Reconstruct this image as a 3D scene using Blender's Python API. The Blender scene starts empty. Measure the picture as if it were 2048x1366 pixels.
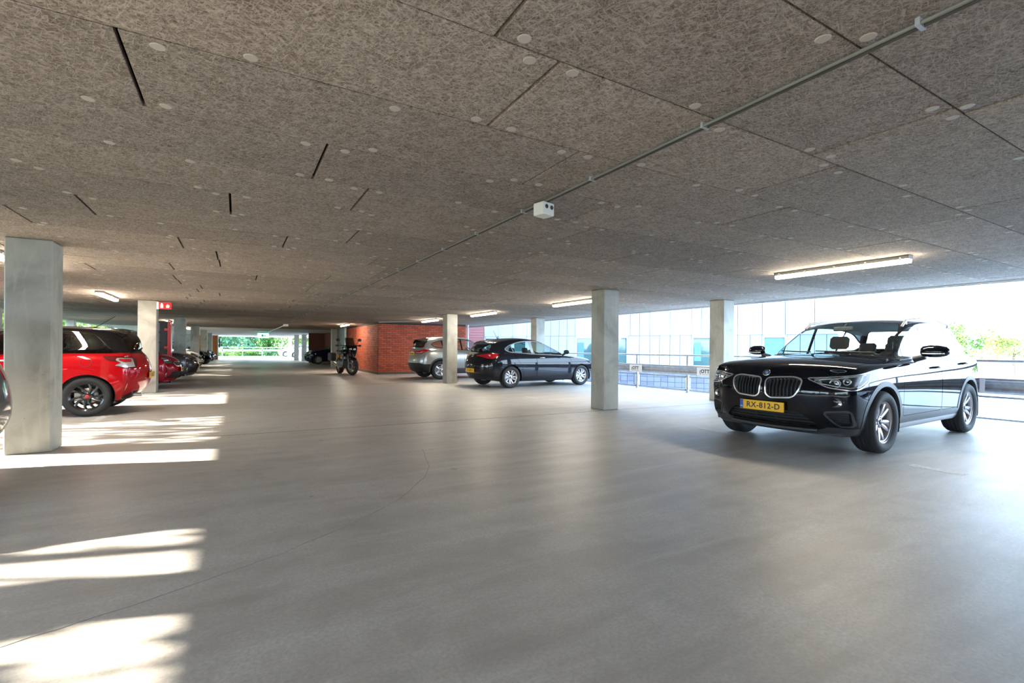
import bpy, bmesh, math, random
from mathutils import Vector, Matrix
from mathutils.bvhtree import BVHTree
import mathutils
R = random.Random(7)
PI = math.pi
scn = bpy.context.scene
col = scn.collection

# ---------------------------------------------------------------- camera, world, sun, exposure
EYE = 1.125
TH, ROLL, FPX, HOR = .5214, .0065, 958.25, 698.04
cam = bpy.data.cameras.new('camera'); camo = bpy.data.objects.new('camera', cam); col.objects.link(camo)
scn.camera = camo
_f = Vector((math.sin(TH), math.cos(TH), 0)); _r = Vector((math.cos(TH), -math.sin(TH), 0)); _u = Vector((0, 0, 1))
r2 = _r*math.cos(ROLL) + _u*math.sin(ROLL); u2 = _u*math.cos(ROLL) - _r*math.sin(ROLL)
camo.matrix_world = Matrix(((r2.x, u2.x, -_f.x, 0), (r2.y, u2.y, -_f.y, 0), (r2.z, u2.z, -_f.z, EYE), (0, 0, 0, 1)))
cam.sensor_width = 36; cam.lens = 36*FPX/2048; cam.shift_y = (HOR-683)/2048; cam.clip_start = .05; cam.clip_end = 600

world = bpy.data.worlds.new('world'); scn.world = world; world.use_nodes = True
wn = world.node_tree.nodes; wl = world.node_tree.links
bg = wn['Background']
wtc = wn.new('ShaderNodeTexCoord'); wsp = wn.new('ShaderNodeSeparateXYZ'); wr = wn.new('ShaderNodeValToRGB')
wl.new(wtc.outputs['Generated'], wsp.inputs[0]); wl.new(wsp.outputs['Z'], wr.inputs[0]); wl.new(wr.outputs[0], bg.inputs['Color'])
wr.color_ramp.elements[0].position = 0; wr.color_ramp.elements[0].color = (.62, .81, 1, 1)
wr.color_ramp.elements[1].position = .8; wr.color_ramp.elements[1].color = (.42, .66, 1, 1)
bg.inputs['Strength'].default_value = 2.4

SUN_EL = math.radians(18.8)
sd = Vector((.95, -.312, 0)).normalized()*math.cos(SUN_EL) + Vector((0, 0, -math.sin(SUN_EL)))
sl = bpy.data.lights.new('sun', 'SUN'); sl.energy = 9; sl.angle = math.radians(.5); sl.color = (1, .90, .74)
so = bpy.data.objects.new('sun', sl); col.objects.link(so); so.rotation_euler = sd.to_track_quat('-Z', 'Y').to_euler()
so.location = (-30, 10, 12)

scn.view_settings.view_transform = 'Standard'; scn.view_settings.look = 'None'
scn.view_settings.gamma = 1; scn.view_settings.use_curve_mapping = False
scn.view_settings.exposure = 2.6
scn.cycles.diffuse_bounces = 7; scn.cycles.max_bounces = 14; scn.cycles.transparent_max_bounces = 14

# ---------------------------------------------------------------- material helpers
M = {}
def nm(name):
    m = bpy.data.materials.new(name); m.use_nodes = True; M[name] = m
    return m, m.node_tree.nodes, m.node_tree.links, m.node_tree.nodes['Principled BSDF']
def setp(p, **k):
    for a, v in k.items(): p.inputs[a.replace('_', ' ')].default_value = v
def plain(name, c, rough=.5, metal=0, coat=0, spec=.5, var=0, vs=6, bump=0, bs=60):
    m, N, L, p = nm(name)
    p.inputs['Base Color'].default_value = (*c, 1); p.inputs['Roughness'].default_value = rough
    p.inputs['Metallic'].default_value = metal; p.inputs['Coat Weight'].default_value = coat; p.inputs['Coat Roughness'].default_value = .03
    p.inputs['Specular IOR Level'].default_value = spec
    if var or bump:
        tc = N.new('ShaderNodeTexCoord')
    if var:
        n = N.new('ShaderNodeTexNoise'); n.inputs['Scale'].default_value = vs; n.inputs['Detail'].default_value = 6
        L.new(tc.outputs['Object'], n.inputs['Vector'])
        mx = ramp(N, L, n.outputs[0], [(.3, [x*(1-var) for x in c]), (.7, [min(1, x*(1+var)) for x in c])])
        L.new(mx.outputs[0], p.inputs['Base Color'])
    if bump:
        n = N.new('ShaderNodeTexNoise'); n.inputs['Scale'].default_value = bs; n.inputs['Detail'].default_value = 4
        L.new(tc.outputs['Object'], n.inputs['Vector'])
        b = N.new('ShaderNodeBump'); b.inputs['Strength'].default_value = bump; b.inputs['Distance'].default_value = .01
        L.new(n.outputs[0], b.inputs['Height']); L.new(b.outputs[0], p.inputs['Normal'])
    return m
def ramp(N, L, src, stops):
    r = N.new('ShaderNodeValToRGB'); e = r.color_ramp.elements
    while len(e) < len(stops): e.new(.5)
    for el, (pos, c) in zip(e, stops):
        el.position = pos; el.color = (*c, 1) if not isinstance(c, (int, float)) else (c, c, c, 1)
    L.new(src, r.inputs[0]); return r
def mathn(N, L, op, a, b=None, clamp=False):
    n = N.new('ShaderNodeMath'); n.operation = op; n.use_clamp = clamp
    for i, v in enumerate((a, b)):
        if v is None: continue
        if isinstance(v, (int, float)): n.inputs[i].default_value = v
        else: L.new(v, n.inputs[i])
    return n.outputs[0]
def mix(N, L, fac, a, b, mode='MIX'):
    n = N.new('ShaderNodeMix'); n.data_type = 'RGBA'; n.blend_type = mode
    for i, v in ((0, fac), (6, a), (7, b)):
        if isinstance(v, (int, float)): n.inputs[i].default_value = v
        elif isinstance(v, (tuple, list)): n.inputs[i].default_value = (*v, 1)
        else: L.new(v, n.inputs[i])
    return n.outputs[2]
def noise(N, L, vec, scale, detail=4, rough=.5, dist=0):
    n = N.new('ShaderNodeTexNoise'); n.inputs['Scale'].default_value = scale; n.inputs['Detail'].default_value = detail
    n.inputs['Roughness'].default_value = rough; n.inputs['Distortion'].default_value = dist
    if vec is not None: L.new(vec, n.inputs['Vector'])
    return n
def glassm(name, tint, rough=0.0, refl=1.0, ior=1.5):
    m, N, L, p = nm(name)
    N.remove(p); out = N['Material Output']
    t = N.new('ShaderNodeBsdfTransparent'); t.inputs[0].default_value = (*tint, 1)
    g = N.new('ShaderNodeBsdfGlossy'); g.inputs['Roughness'].default_value = rough
    fr = N.new('ShaderNodeFresnel'); fr.inputs[0].default_value = ior
    geo = N.new('ShaderNodeNewGeometry')
    L.new(mathn(N, L, 'ADD', mathn(N, L, 'MULTIPLY', geo.outputs['Backfacing'], 1/ior-ior), ior), fr.inputs[0])
    f = mathn(N, L, 'MULTIPLY', fr.outputs[0], refl, True)
    mx = N.new('ShaderNodeMixShader'); L.new(f, mx.inputs[0]); L.new(t.outputs[0], mx.inputs[1]); L.new(g.outputs[0], mx.inputs[2])
    L.new(mx.outputs[0], out.inputs[0]); return m
def emit(name, c, s):
    m, N, L, p = nm(name)
    p.inputs['Base Color'].default_value = (*c, 1); p.inputs['Emission Color'].default_value = (*c, 1); p.inputs['Emission Strength'].default_value = s
    return m

# ---------------------------------------------------------------- object helpers
def meta(o, label=None, cat=None, group=None, kind=None):
    if label: o['label'] = label
    if cat: o['category'] = cat
    if group: o['group'] = group
    if kind: o['kind'] = kind
    return o
def empty(name, loc=(0, 0, 0), rz=0, label=None, cat=None, group=None, kind=None):
    o = bpy.data.objects.new(name, None); col.objects.link(o); o.location = loc; o.rotation_euler = (0, 0, rz)
    o.empty_display_size = .1
    return meta(o, label, cat, group, kind)
class MB:
    def __init__(s): s.v = []; s.f = []; s.sm = []; s.mi = []; s.m = 0
    def add(s, vs, fs, smooth=False):
        b = len(s.v); s.v += [tuple(v) for v in vs]
        for f in fs: s.f.append([b+i for i in f]); s.sm.append(smooth); s.mi.append(s.m)
        return s
    def box(s, x0, x1, y0, y1, z0, z1, mat=None):
        vs = [Vector((x, y, z)) for z in (z0, z1) for y in (y0, y1) for x in (x0, x1)]
        if mat is not None: vs = [mat @ v for v in vs]
        return s.add(vs, [(0, 2, 3, 1), (4, 5, 7, 6), (0, 1, 5, 4), (2, 6, 7, 3), (0, 4, 6, 2), (1, 3, 7, 5)])
    def cbox(s, x0, x1, y0, y1, z0, z1, b=.01, mat=None):
        """box with chamfered edges"""
        vs = []; idx = {}
        X = (x0, x1); Y = (y0, y1); Z = (z0, z1)
        for i in (0, 1):
            for j in (0, 1):
                for k in (0, 1):
                    sx, sy, sz = (1-2*i)*b, (1-2*j)*b, (1-2*k)*b
                    for a, p in enumerate(((X[i], Y[j]+sy, Z[k]+sz), (X[i]+sx, Y[j], Z[k]+sz), (X[i]+sx, Y[j]+sy, Z[k]))):
                        idx[i, j, k, a] = len(vs); vs.append(Vector(p))
        F = []
        for i in (0, 1):
            q = [idx[i, 0, 0, 0], idx[i, 0, 1, 0], idx[i, 1, 1, 0], idx[i, 1, 0, 0]]; F.append(q if i == 0 else q[::-1])
            q = [idx[0, i, 0, 1], idx[1, i, 0, 1], idx[1, i, 1, 1], idx[0, i, 1, 1]]; F.append(q if i == 0 else q[::-1])
            q = [idx[0, 0, i, 2], idx[0, 1, i, 2], idx[1, 1, i, 2], idx[1, 0, i, 2]]; F.append(q if i == 0 else q[::-1])
        for j in (0, 1):
            for k in (0, 1):
                F.append([idx[0, j, k, 1], idx[1, j, k, 1], idx[1, j, k, 2], idx[0, j, k, 2]])
                F.append([idx[j, 0, k, 0], idx[j, 1, k, 0], idx[j, 1, k, 2], idx[j, 0, k, 2]])
                F.append([idx[j, k, 0, 0], idx[j, k, 1, 0], idx[j, k, 1, 1], idx[j, k, 0, 1]])
                for i in (0, 1): pass
        for i in (0, 1):
            for j in (0, 1):
                for k in (0, 1): F.append([idx[i, j, k, 0], idx[i, j, k, 1], idx[i, j, k, 2]])
        c = Vector(((x0+x1)/2, (y0+y1)/2, (z0+z1)/2)); G = []
        for f in F:
            a, b_, c_ = vs[f[0]], vs[f[1]], vs[f[2]]; n = (b_-a).cross(c_-a)
            G.append(f if n.dot((a+b_+c_)/3-c) > 0 else f[::-1])
        if mat is not None: vs = [mat @ v for v in vs]
        return s.add(vs, G)
    def lathe(s, prof, n=24, mat=None, smooth=True, axis='z', a0=0, a1=2*PI, close=False):
        """prof: (r, h) list; revolve about axis"""
        full = abs(a1-a0-2*PI) < 1e-6; cnt = n if full else n+1; vs = []
        for i in range(cnt):
            a = a0+(a1-a0)*i/n
            for r, h in prof:
                x, y = r*math.cos(a), r*math.sin(a)
                vs.append(Vector((x, y, h)) if axis == 'z' else (Vector((x, h, y)) if axis == 'y' else Vector((h, x, y))))
        if mat is not None: vs = [mat @ v for v in vs]
        k = len(prof); fs = []
        for i in range(n):
            j = (i+1) % cnt
            for q in range(k-1 if not close else k):
                w = (q+1) % k; fs.append((i*k+q, j*k+q, j*k+w, i*k+w))
        return s.add(vs, fs, smooth)
    def tube(s, pts, r, n=8, caps=True, smooth=True):
        pts = [Vector(p) for p in pts]; rs = r if isinstance(r, (list, tuple)) else [r]*len(pts)
        vs = []; ref = None
        for i, p in enumerate(pts):
            t = (pts[min(i+1, len(pts)-1)]-pts[max(i-1, 0)]).normalized()
            if ref is None: ref = t.orthogonal().normalized()
            else: ref = (ref-t*ref.dot(t)); ref = ref.normalized() if ref.length > 1e-6 else t.orthogonal().normalized()
            b = t.cross(ref)
            for k in range(n):
                a = 2*PI*k/n; vs.append(p+(ref*math.cos(a)+b*math.sin(a))*rs[i])
        fs = []
        for i in range(len(pts)-1):
            for k in range(n): fs.append((i*n+k, i*n+(k+1) % n, (i+1)*n+(k+1) % n, (i+1)*n+k))
        s.add(vs, fs, smooth)
        if caps:
            s.add(vs[:n], [tuple(range(n))[::-1]]); s.add(vs[-n:], [tuple(range(n))])
        return s
    def prism(s, poly, h0, h1, plane='xz', mat=None, smooth=False):
        """extrude a 2D polygon; plane xz: h along y; xy: h along z; yz: h along x"""
        def P(a, b, h): return Vector({'xz': (a, h, b), 'xy': (a, b, h), 'yz': (h, a, b)}[plane])
        n = len(poly); vs = [P(a, b, h0) for a, b in poly]+[P(a, b, h1) for a, b in poly]
        ar = sum(poly[i][0]*poly[(i+1) % n][1]-poly[(i+1) % n][0]*poly[i][1] for i in range(n))
        flip = (ar < 0) ^ (plane == 'xz') ^ (h1 < h0)
        fs = [tuple(range(n))[::-1], tuple(range(n, 2*n))]+[(i, (i+1) % n, n+(i+1) % n, n+i) for i in range(n)]
        if flip: fs = [f[::-1] for f in fs]
        if mat is not None: vs = [mat @ v for v in vs]
        return s.add(vs, fs, smooth)
    def ball(s, c, r, n=12, m=8, sc=(1, 1, 1)):
        c = Vector(c); vs = []; fs = []
        for i in range(m+1):
            t = PI*i/m
            for j in range(n):
                a = 2*PI*j/n; vs.append(c+Vector((math.sin(t)*math.cos(a)*sc[0], math.sin(t)*math.sin(a)*sc[1], math.cos(t)*sc[2]))*r)
        for i in range(m):
            for j in range(n): fs.append((i*n+j, (i+1)*n+j, (i+1)*n+(j+1) % n, i*n+(j+1) % n))
        return s.add(vs, fs, True)
    def xf(s, mat):
        s.v = [tuple(mat @ Vector(v)) for v in s.v]; return s
    def mesh(s, name, mats):
        me = bpy.data.meshes.new(name); me.from_pydata(s.v, [], s.f)
        if not isinstance(mats, (list, tuple)): mats = [mats]
        for m in mats: me.materials.append(M[m] if isinstance(m, str) else m)
        me.polygons.foreach_set('use_smooth', s.sm); me.polygons.foreach_set('material_index', s.mi)
        me.validate(); me.update(); return me
    def build(s, name, mats, parent=None, loc=None, **k):
        me = s.mesh(name, mats)
        o = bpy.data.objects.new(name, me); col.objects.link(o)
        if parent: o.parent = parent
        if loc: o.location = loc
        return meta(o, **k)
def link(name, me, parent=None, loc=(0, 0, 0), rot=(0, 0, 0), sc=None, **k):
    o = bpy.data.objects.new(name, me); col.objects.link(o); o.location = loc; o.rotation_euler = rot
    if sc: o.scale = sc
    if parent: o.parent = parent
    return meta(o, **k)
def kids(o): return [c for c in col.objects if c.parent == o]
def copy_tree(o, parent=None):
    c = o.copy(); col.objects.link(c); c.parent = parent
    for ch in kids(o): copy_tree(ch, c)
    return c
def text_mesh(body, size, mat, ext=.001, spacing=1, bold=0):
    cu = bpy.data.curves.new('lettering', 'FONT'); cu.body = body; cu.size = size; cu.extrude = ext
    cu.align_x = 'CENTER'; cu.align_y = 'CENTER'; cu.space_character = spacing; cu.offset = bold
    o = bpy.data.objects.new('lettering', cu); col.objects.link(o)
    dg = bpy.context.evaluated_depsgraph_get(); dg.update()
    me = bpy.data.meshes.new_from_object(o.evaluated_get(dg)); bpy.data.objects.remove(o)
    me.materials.clear(); me.materials.append(M[mat]); return me
def rpoly(pts, r=.03, seg=4):
    """round the corners of a closed polygon; r number or per-point list"""
    out = []; n = len(pts); rs = r if isinstance(r, (list, tuple)) else [r]*n
    for i in range(n):
        p0, p, p1 = Vector(pts[i-1]), Vector(pts[i]), Vector(pts[(i+1) % n]); rr = rs[i]
        if rr <= 0: out.append(tuple(p)); continue
        a = p0-p; b = p1-p; rr = min(rr, a.length*.45, b.length*.45)
        a = p+a.normalized()*rr; b = p+b.normalized()*rr
        for k in range(seg+1):
            t = k/seg; out.append(tuple(a*(1-t)**2+p*2*t*(1-t)+b*t*t))
    return out
def opoly(pts, d):
    """offset a polygon outwards by d"""
    n = len(pts); ar = sum(pts[i][0]*pts[(i+1) % n][1]-pts[(i+1) % n][0]*pts[i][1] for i in range(n)); sg = 1 if ar > 0 else -1
    out = []
    for i in range(n):
        p0, p, p1 = Vector(pts[i-1]), Vector(pts[i]), Vector(pts[(i+1) % n])
        e0 = (p-p0); e1 = (p1-p)
        if e0.length < 1e-7 or e1.length < 1e-7: out.append(tuple(p)); continue
        e0.normalize(); e1.normalize()
        n0 = Vector((e0.y, -e0.x))*sg; n1 = Vector((e1.y, -e1.x))*sg; b = n0+n1
        if b.length < .2: out.append(tuple(p+n0*d)); continue
        b.normalize(); out.append(tuple(p+b*d/max(.5, b.dot(n0))))
    return out
def inpoly(x, y, P):
    c = False; n = len(P); j = n-1
    for i in range(n):
        xi, yi = P[i]; xj, yj = P[j]
        if (yi > y) != (yj > y) and x < (xj-xi)*(y-yi)/(yj-yi)+xi: c = not c
        j = i
    return c
# ---------------------------------------------------------------- materials
plain('rubber', (.018, .018, .019), .72, bump=.15, bs=200)
plain('disc_metal', (.3, .3, .31), .35, 1)
plain('cap_dark', (.03, .03, .035), .3, 0, .5)
plain('cap_red', (.55, .02, .03), .3, 0, .5)
plain('rim_silver', (.55, .55, .58), .28, .85, .4)
plain('rim_bronze', (.36, .33, .34), .3, .8, .5)
plain('rim_black', (.02, .02, .022), .22, .4, 1)
plain('trim_black', (.012, .012, .013), .55)
plain('trim_dark', (.03, .032, .036), .6)
plain('cladding', (.05, .053, .058), .42)
plain('gloss_black', (.006, .006, .007), .4, 0, .9, 0)
plain('seat_dark', (.045, .047, .052), .75)
plain('chrome', (.80, .81, .83), .24, .75)
plain('satin_silver', (.55, .56, .58), .4, .6)
plain('mirror', (.8, .8, .8), .02, 1)
plain('plate_yellow', (.95, .52, .01), .4)
plain('plate_blue', (.01, .09, .5), .4)
plain('white_paint', (.8, .8, .8), .5)
plain('black_paint', (.01, .01, .012), .5)
def paint(name, c, metal=.3, rough=.3):
    m = plain(name, c, rough, metal, .85, .0); return m
paint('paint_black', (.002, .0035, .008), .0, .5)
paint('paint_anthracite', (.010, .011, .016), .2, .35)
paint('paint_red', (.42, .004, .008), .1, .35)
paint('paint_darkred', (.30, .006, .02), .2, .3)
paint('paint_silver', (.42, .42, .40), .65, .32)
paint('paint_grey', (.07, .075, .085), .5, .3)
paint('paint_white', (.78, .78, .76), .0, .3)
paint('paint_blue', (.008, .014, .035), .2, .28)
glassm('glass_clear', (.80, .90, .89), 0, 1.0)
glassm('glass_tint', (.16, .19, .18), 0, 1.0)
glassm('lamp_glass', (.93, .95, .95), 0, 1.0)
plain('lamp_chrome', (.62, .63, .65), .18, .95)
plain('lamp_dark', (.05, .052, .055), .25, .6)
m, N, L, p = nm('tail_red'); setp(p, Base_Color=(.5, .006, .012, 1), Roughness=.12, Coat_Weight=1.0)
m, N, L, p = nm('tail_dark'); setp(p, Base_Color=(.12, .004, .008, 1), Roughness=.1, Coat_Weight=1.0)
m, N, L, p = nm('amber'); setp(p, Base_Color=(.7, .22, .04, 1), Roughness=.2, Coat_Weight=.5)
plain('emblem_blue', (.03, .2, .6), .3, 0, .6)
plain('headliner', (.16, .16, .17), .9)
# ---------------------------------------------------------------- car builder
def lerp(a, b, t): return a+(b-a)*t
def cage(S):
    """box shaped control cage of a car body with a greenhouse grown from its top; front is +x"""
    st = S['st']; N = len(st)-1; lv = S['levels']; K = len(lv)-1; vy = S['rows']; Mj = len(vy)-1
    a, b = S['gh']                                   # station indices of cowl and rear of the greenhouse
    V = {}; verts = []; faces = []; cre = {}
    def vid(key, p):
        if key not in V: V[key] = len(verts); verts.append(Vector(p))
        return V[key]
    def sgn(j): return -1 if j < 0 else 1
    def lower(i, j, k):
        x, top, edge, bot, wd = st[i]; aj = abs(j)
        z = bot+(edge-bot)*lv[k][0] if k < K else edge
        w = wd*lv[k][1]
        yv = vy[aj]                                  # fraction of the half width
        y = w*yv*sgn(j)
        if k == K and aj < Mj: z = lerp(edge, top, S['crown'][aj])
        if k == 0 and aj < Mj: z = bot
        if i == 0: x = x+S['front'][k]-S['fcurve'][aj]
        elif i == N: x = x-S['rear'][k]+S['rcurve'][aj]
        else:
            if i == 1: x = x+S['front'][k]*.5-(S['fcurve'][aj]*.35)
            if i == N-1: x = x-S['rear'][k]*.5+(S['rcurve'][aj]*.35)
            if i == a: x -= S['cowlc'][aj]
        return (x, y, z)
    def L(i, j, k): return vid(('l', i, j, k), lower(i, j, k))
    G = S['glv']                                     # greenhouse levels: (x front centre, x rear centre, height fraction, width fraction)
    xf0, xr0 = st[a][0], st[b][0]
    def gh(i, j, g):
        gf, gr, gz, gw = G[g-1]; aj = abs(j)
        s = (st[i][0]-xr0)/(xf0-xr0)
        x = gr+(gf-gr)*s
        if i == a: x -= S['wcurve'][aj]
        if i == b: x += S['gcurve'][aj]
        rz = S['roof'][i-a]; base = lower(i, j, K)
        top = rz-S['rdrop'][aj]
        z = lerp(base[2], top, gz)
        gy = S['gy'][i-a]                            # roof half width at this station
        yb = abs(lower(i, Mj-1, K)[1]); wmax = lerp(yb, gy, gw)
        y = wmax*(vy[aj]/vy[Mj-1])*sgn(j)
        return (x, y, z)
    def Gv(i, j, g):
        return L(i, j, K) if g == 0 else vid(('g', i, j, g), gh(i, j, g))
    js = list(range(-Mj, Mj+1)); NG = len(G)
    def q(*f): faces.append(f)
    for i in range(N):
        for k in range(K):
            q(L(i, Mj, k), L(i, Mj, k+1), L(i+1, Mj, k+1), L(i+1, Mj, k))
            q(L(i, -Mj, k), L(i+1, -Mj, k), L(i+1, -Mj, k+1), L(i, -Mj, k+1))
        for j in range(-Mj, Mj):
            q(L(i, j, 0), L(i, j+1, 0), L(i+1, j+1, 0), L(i+1, j, 0))
            if not (a <= i < b and -(Mj-1) <= j < Mj-1):
                q(L(i, j, K), L(i+1, j, K), L(i+1, j+1, K), L(i, j+1, K))
    for k in range(K):
        for j in range(-Mj, Mj):
            q(L(0, j, k), L(0, j, k+1), L(0, j+1, k+1), L(0, j+1, k))
            q(L(N, j, k), L(N, j+1, k), L(N, j+1, k+1), L(N, j, k+1))
    m = Mj-1
    for g in range(NG):
        for i in range(a, b):
            q(Gv(i, m, g), Gv(i, m, g+1), Gv(i+1, m, g+1), Gv(i+1, m, g))
            q(Gv(i, -m, g), Gv(i+1, -m, g), Gv(i+1, -m, g+1), Gv(i, -m, g+1))
        for j in range(-m, m):
            q(Gv(a, j, g), Gv(a, j, g+1), Gv(a, j+1, g+1), Gv(a, j+1, g))
            q(Gv(b, j, g), Gv(b, j+1, g), Gv(b, j+1, g+1), Gv(b, j, g+1))
    for i in range(a, b):
        for j in range(-m, m):
            q(Gv(i, j, NG), Gv(i+1, j, NG), Gv(i+1, j+1, NG), Gv(i, j+1, NG))
    # creases
    def cr(u, v, w): cre[(min(u, v), max(u, v))] = w
    for s_ in (1, -1):
        for i in range(N):
            for k, w in S.get('crease', {}).items(): cr(L(i, s_*Mj, k), L(i+1, s_*Mj, k), w)
        for i in range(a, b):
            cr(L(i, s_*m, K), L(i+1, s_*m, K), S.get('beltcrease', .3))
            cr(Gv(i, s_*m, NG), Gv(i+1, s_*m, NG), S.get('roofcrease', .15))
        for g in range(NG):
            cr(Gv(a, s_*m, g), Gv(a, s_*m, g+1), .35); cr(Gv(b, s_*m, g), Gv(b, s_*m, g+1), S.get('dcrease', .3))
    for j in range(-m, m):
        cr(L(a, j, K), L(a, j+1, K), .6); cr(L(b, j, K), L(b, j+1, K), S.get('rbcrease', .3)); cr(Gv(a, j, NG), Gv(a, j+1, NG), .2)
        cr(Gv(b, j, NG), Gv(b, j+1, NG), S.get('spcrease', .5))
    for j in range(-Mj, Mj): 
        cr(L(0, j, K), L(0, j+1, K), S.get('nosecrease', .3)); cr(L(0, j, 0), L(0, j+1, 0), .4)
        for k, w in S.get('fcrease', {}).items(): cr(L(0, j, k), L(0, j+1, k), w)
        for k, w in S.get('rcrease', {}).items(): cr(L(N, j, k), L(N, j+1, k), w)
    return verts, faces, cre
def smooth_body(S, lvl=2):
    verts, faces, cre = cage(S)
    me = bpy.data.meshes.new('cage'); me.from_pydata([tuple(v) for v in verts], [], faces); me.update()
    at = me.attributes.new('crease_edge', 'FLOAT', 'EDGE')
    for e in me.edges:
        k = (min(e.vertices), max(e.vertices))
        if k in cre: at.data[e.index].value = cre[k]
    o = bpy.data.objects.new('cage', me); col.objects.link(o)
    md = o.modifiers.new('s', 'SUBSURF'); md.levels = lvl; md.render_levels = lvl
    dg = bpy.context.evaluated_depsgraph_get(); dg.update()
    out = bpy.data.meshes.new_from_object(o.evaluated_get(dg)); bpy.data.objects.remove(o)
    xs = [v.co.x for v in out.vertices]; ys = [v.co.y for v in out.vertices]; zs = [v.co.z for v in out.vertices]
    x0, x1 = min(xs), max(xs); y1 = max(ys); z0, z1 = min(zs), max(zs)
    X0, X1, W, Z0, Z1 = S['fit']
    for v in out.vertices:
        c = v.co; c.x = X0+(c.x-x0)/(x1-x0)*(X1-X0); c.y = c.y/y1*W; c.z = Z0+(c.z-z0)/(z1-z0)*(Z1-Z0)
    out.update()
    return out
class Shell:
    def __init__(s, S, lvl=2):
        s.S = S; me = smooth_body(S, lvl)
        s.bm = bmesh.new(); s.bm.from_mesh(me); s.bm.normal_update()
        bmesh.ops.recalc_face_normals(s.bm, faces=s.bm.faces[:])
        s.bm.verts.ensure_lookup_table()
        s.rv = [v.co.copy() for v in s.bm.verts]; s.rn = [v.normal.copy() for v in s.bm.verts]
        s.rf = [[v.index for v in f.verts] for f in s.bm.faces]
        s.bvh = BVHTree.FromPolygons(s.rv, s.rf)
        s.tag = s.bm.faces.layers.int.new('tag'); s.names = ['body']
    def tid(s, n):
        if n not in s.names: s.names.append(n)
        return s.names.index(n)
    def normal(s, p):
        loc, n, i, d = s.bvh.find_nearest(p)
        if i is None: return Vector((0, 0, 1))
        f = s.rf[i]; ws = []
        # inverse distance on the quad through triangle barycentrics
        w = mathutils.interpolate.poly_3d_calc([s.rv[k] for k in f], loc)
        r = Vector()
        for k, a in zip(f, w): r += s.rn[k]*a
        return r.normalized()
    def frame(s, fr, side):
        """fr: 'side', 'front', 'rear', 'top' or a yaw in degrees (0 looks along +x, 90 along +y)"""
        if fr == 'side': n = Vector((0, side, 0)); u = Vector((1, 0, 0)); w = Vector((0, 0, 1))
        elif fr == 'front': n = Vector((1, 0, 0)); u = Vector((0, side, 0)); w = Vector((0, 0, 1))
        elif fr == 'rear': n = Vector((-1, 0, 0)); u = Vector((0, side, 0)); w = Vector((0, 0, 1))
        elif fr == 'top': n = Vector((0, 0, 1)); u = Vector((1, 0, 0)); w = Vector((0, side, 0))
        else:
            a = math.radians(fr); n = Vector((math.cos(a), math.sin(a)*side, 0)); u = Vector((-math.sin(a), math.cos(a)*side, 0)); w = Vector((0, 0, 1))
        return n, u, w
    def cut(s, fr, poly, tag, over=None, both=True, nmin=.1, rings=(), xr=None, zr=None, depth=None):
        """cut the outline poly out of the shell and tag the faces inside; rings: [(offset, tag)] around it"""
        over_ids = None if over is None else [s.tid(t) for t in over]
        for side in ((1, -1) if both else (1,)):
            n, u, w = s.frame(fr, side)
            outs = [(poly, tag)]; d0 = 0
            for off, t in rings: outs.append((opoly(poly, off), t))
            big = outs[-1][0]
            for P, t in outs:
                x0 = min(p[0] for p in P)-.002; x1 = max(p[0] for p in P)+.002; y0 = min(p[1] for p in P)-.002; y1 = max(p[1] for p in P)+.002
                cand = []
                for f in s.bm.faces:
                    if f.normal.dot(n) < nmin: continue
                    if over_ids is not None and f[s.tag] not in over_ids: continue
                    c = f.calc_center_median()
                    if both and fr in ('front', 'rear', 'top') and False: continue
                    if xr and not xr[0] < c.x < xr[1]: continue
                    if zr and not zr[0] < c.z < zr[1]: continue
                    us = [v.co.dot(u) for v in f.verts]; ws = [v.co.dot(w) for v in f.verts]
                    if max(us) < x0 or min(us) > x1 or max(ws) < y0 or min(ws) > y1: continue
                    cand.append(f)
                for i in range(len(P)):
                    a, b = P[i], P[(i+1) % len(P)]
                    if abs(a[0]-b[0])+abs(a[1]-b[1]) < 1e-6: continue
                    ax0, ax1 = min(a[0], b[0])-.001, max(a[0], b[0])+.001; ay0, ay1 = min(a[1], b[1])-.001, max(a[1], b[1])+.001
                    hit = []; rest = []
                    for f in cand:
                        us = [v.co.dot(u) for v in f.verts]; ws = [v.co.dot(w) for v in f.verts]
                        if max(us) < ax0 or min(us) > ax1 or max(ws) < ay0 or min(ws) > ay1: rest.append(f)
                        else: hit.append(f)
                    if not hit: continue
                    pa = u*a[0]+w*a[1]; e = (u*(b[0]-a[0])+w*(b[1]-a[1])); pn = e.cross(n).normalized()
                    geo = list({v for f in hit for v in f.verts})+list({e_ for f in hit for e_ in f.edges})+hit
                    r = bmesh.ops.bisect_plane(s.bm, geom=geo, dist=1e-5, plane_co=pa, plane_no=pn)
                    cand = rest+[g for g in r['geom'] if isinstance(g, bmesh.types.BMFace)]
                tg = s.tid(t)
                for f in set(cand):
                    if not f.is_valid: continue
                    c = f.calc_center_median()
                    if inpoly(c.dot(u), c.dot(w), P):
                        inner = False
                        for Q, tq in outs:
                            if Q is P: break
                            if inpoly(c.dot(u), c.dot(w), Q): inner = True
                        if not inner: f[s.tag] = tg
    def retag(s, fn):
        for f in s.bm.faces:
            t = fn(f.calc_center_median(), f.normal, s.names[f[s.tag]])
            if t: f[s.tag] = s.tid(t)
    def hit(s, fr, p, side=1, back=3):
        n, u, w = s.frame(fr, side); o = n*back+u*p[0]+w*p[1]
        loc, nn, i, d = s.bvh.ray_cast(o, -n)
        return (loc, nn) if loc is not None else (None, None)
    def trace(s, fr, pts, side=1, off=0):
        out = []
        for p in pts:
            l, n = s.hit(fr, p, side)
            if l is not None: out.append(l+s.normal(l)*off)
        return out
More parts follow.
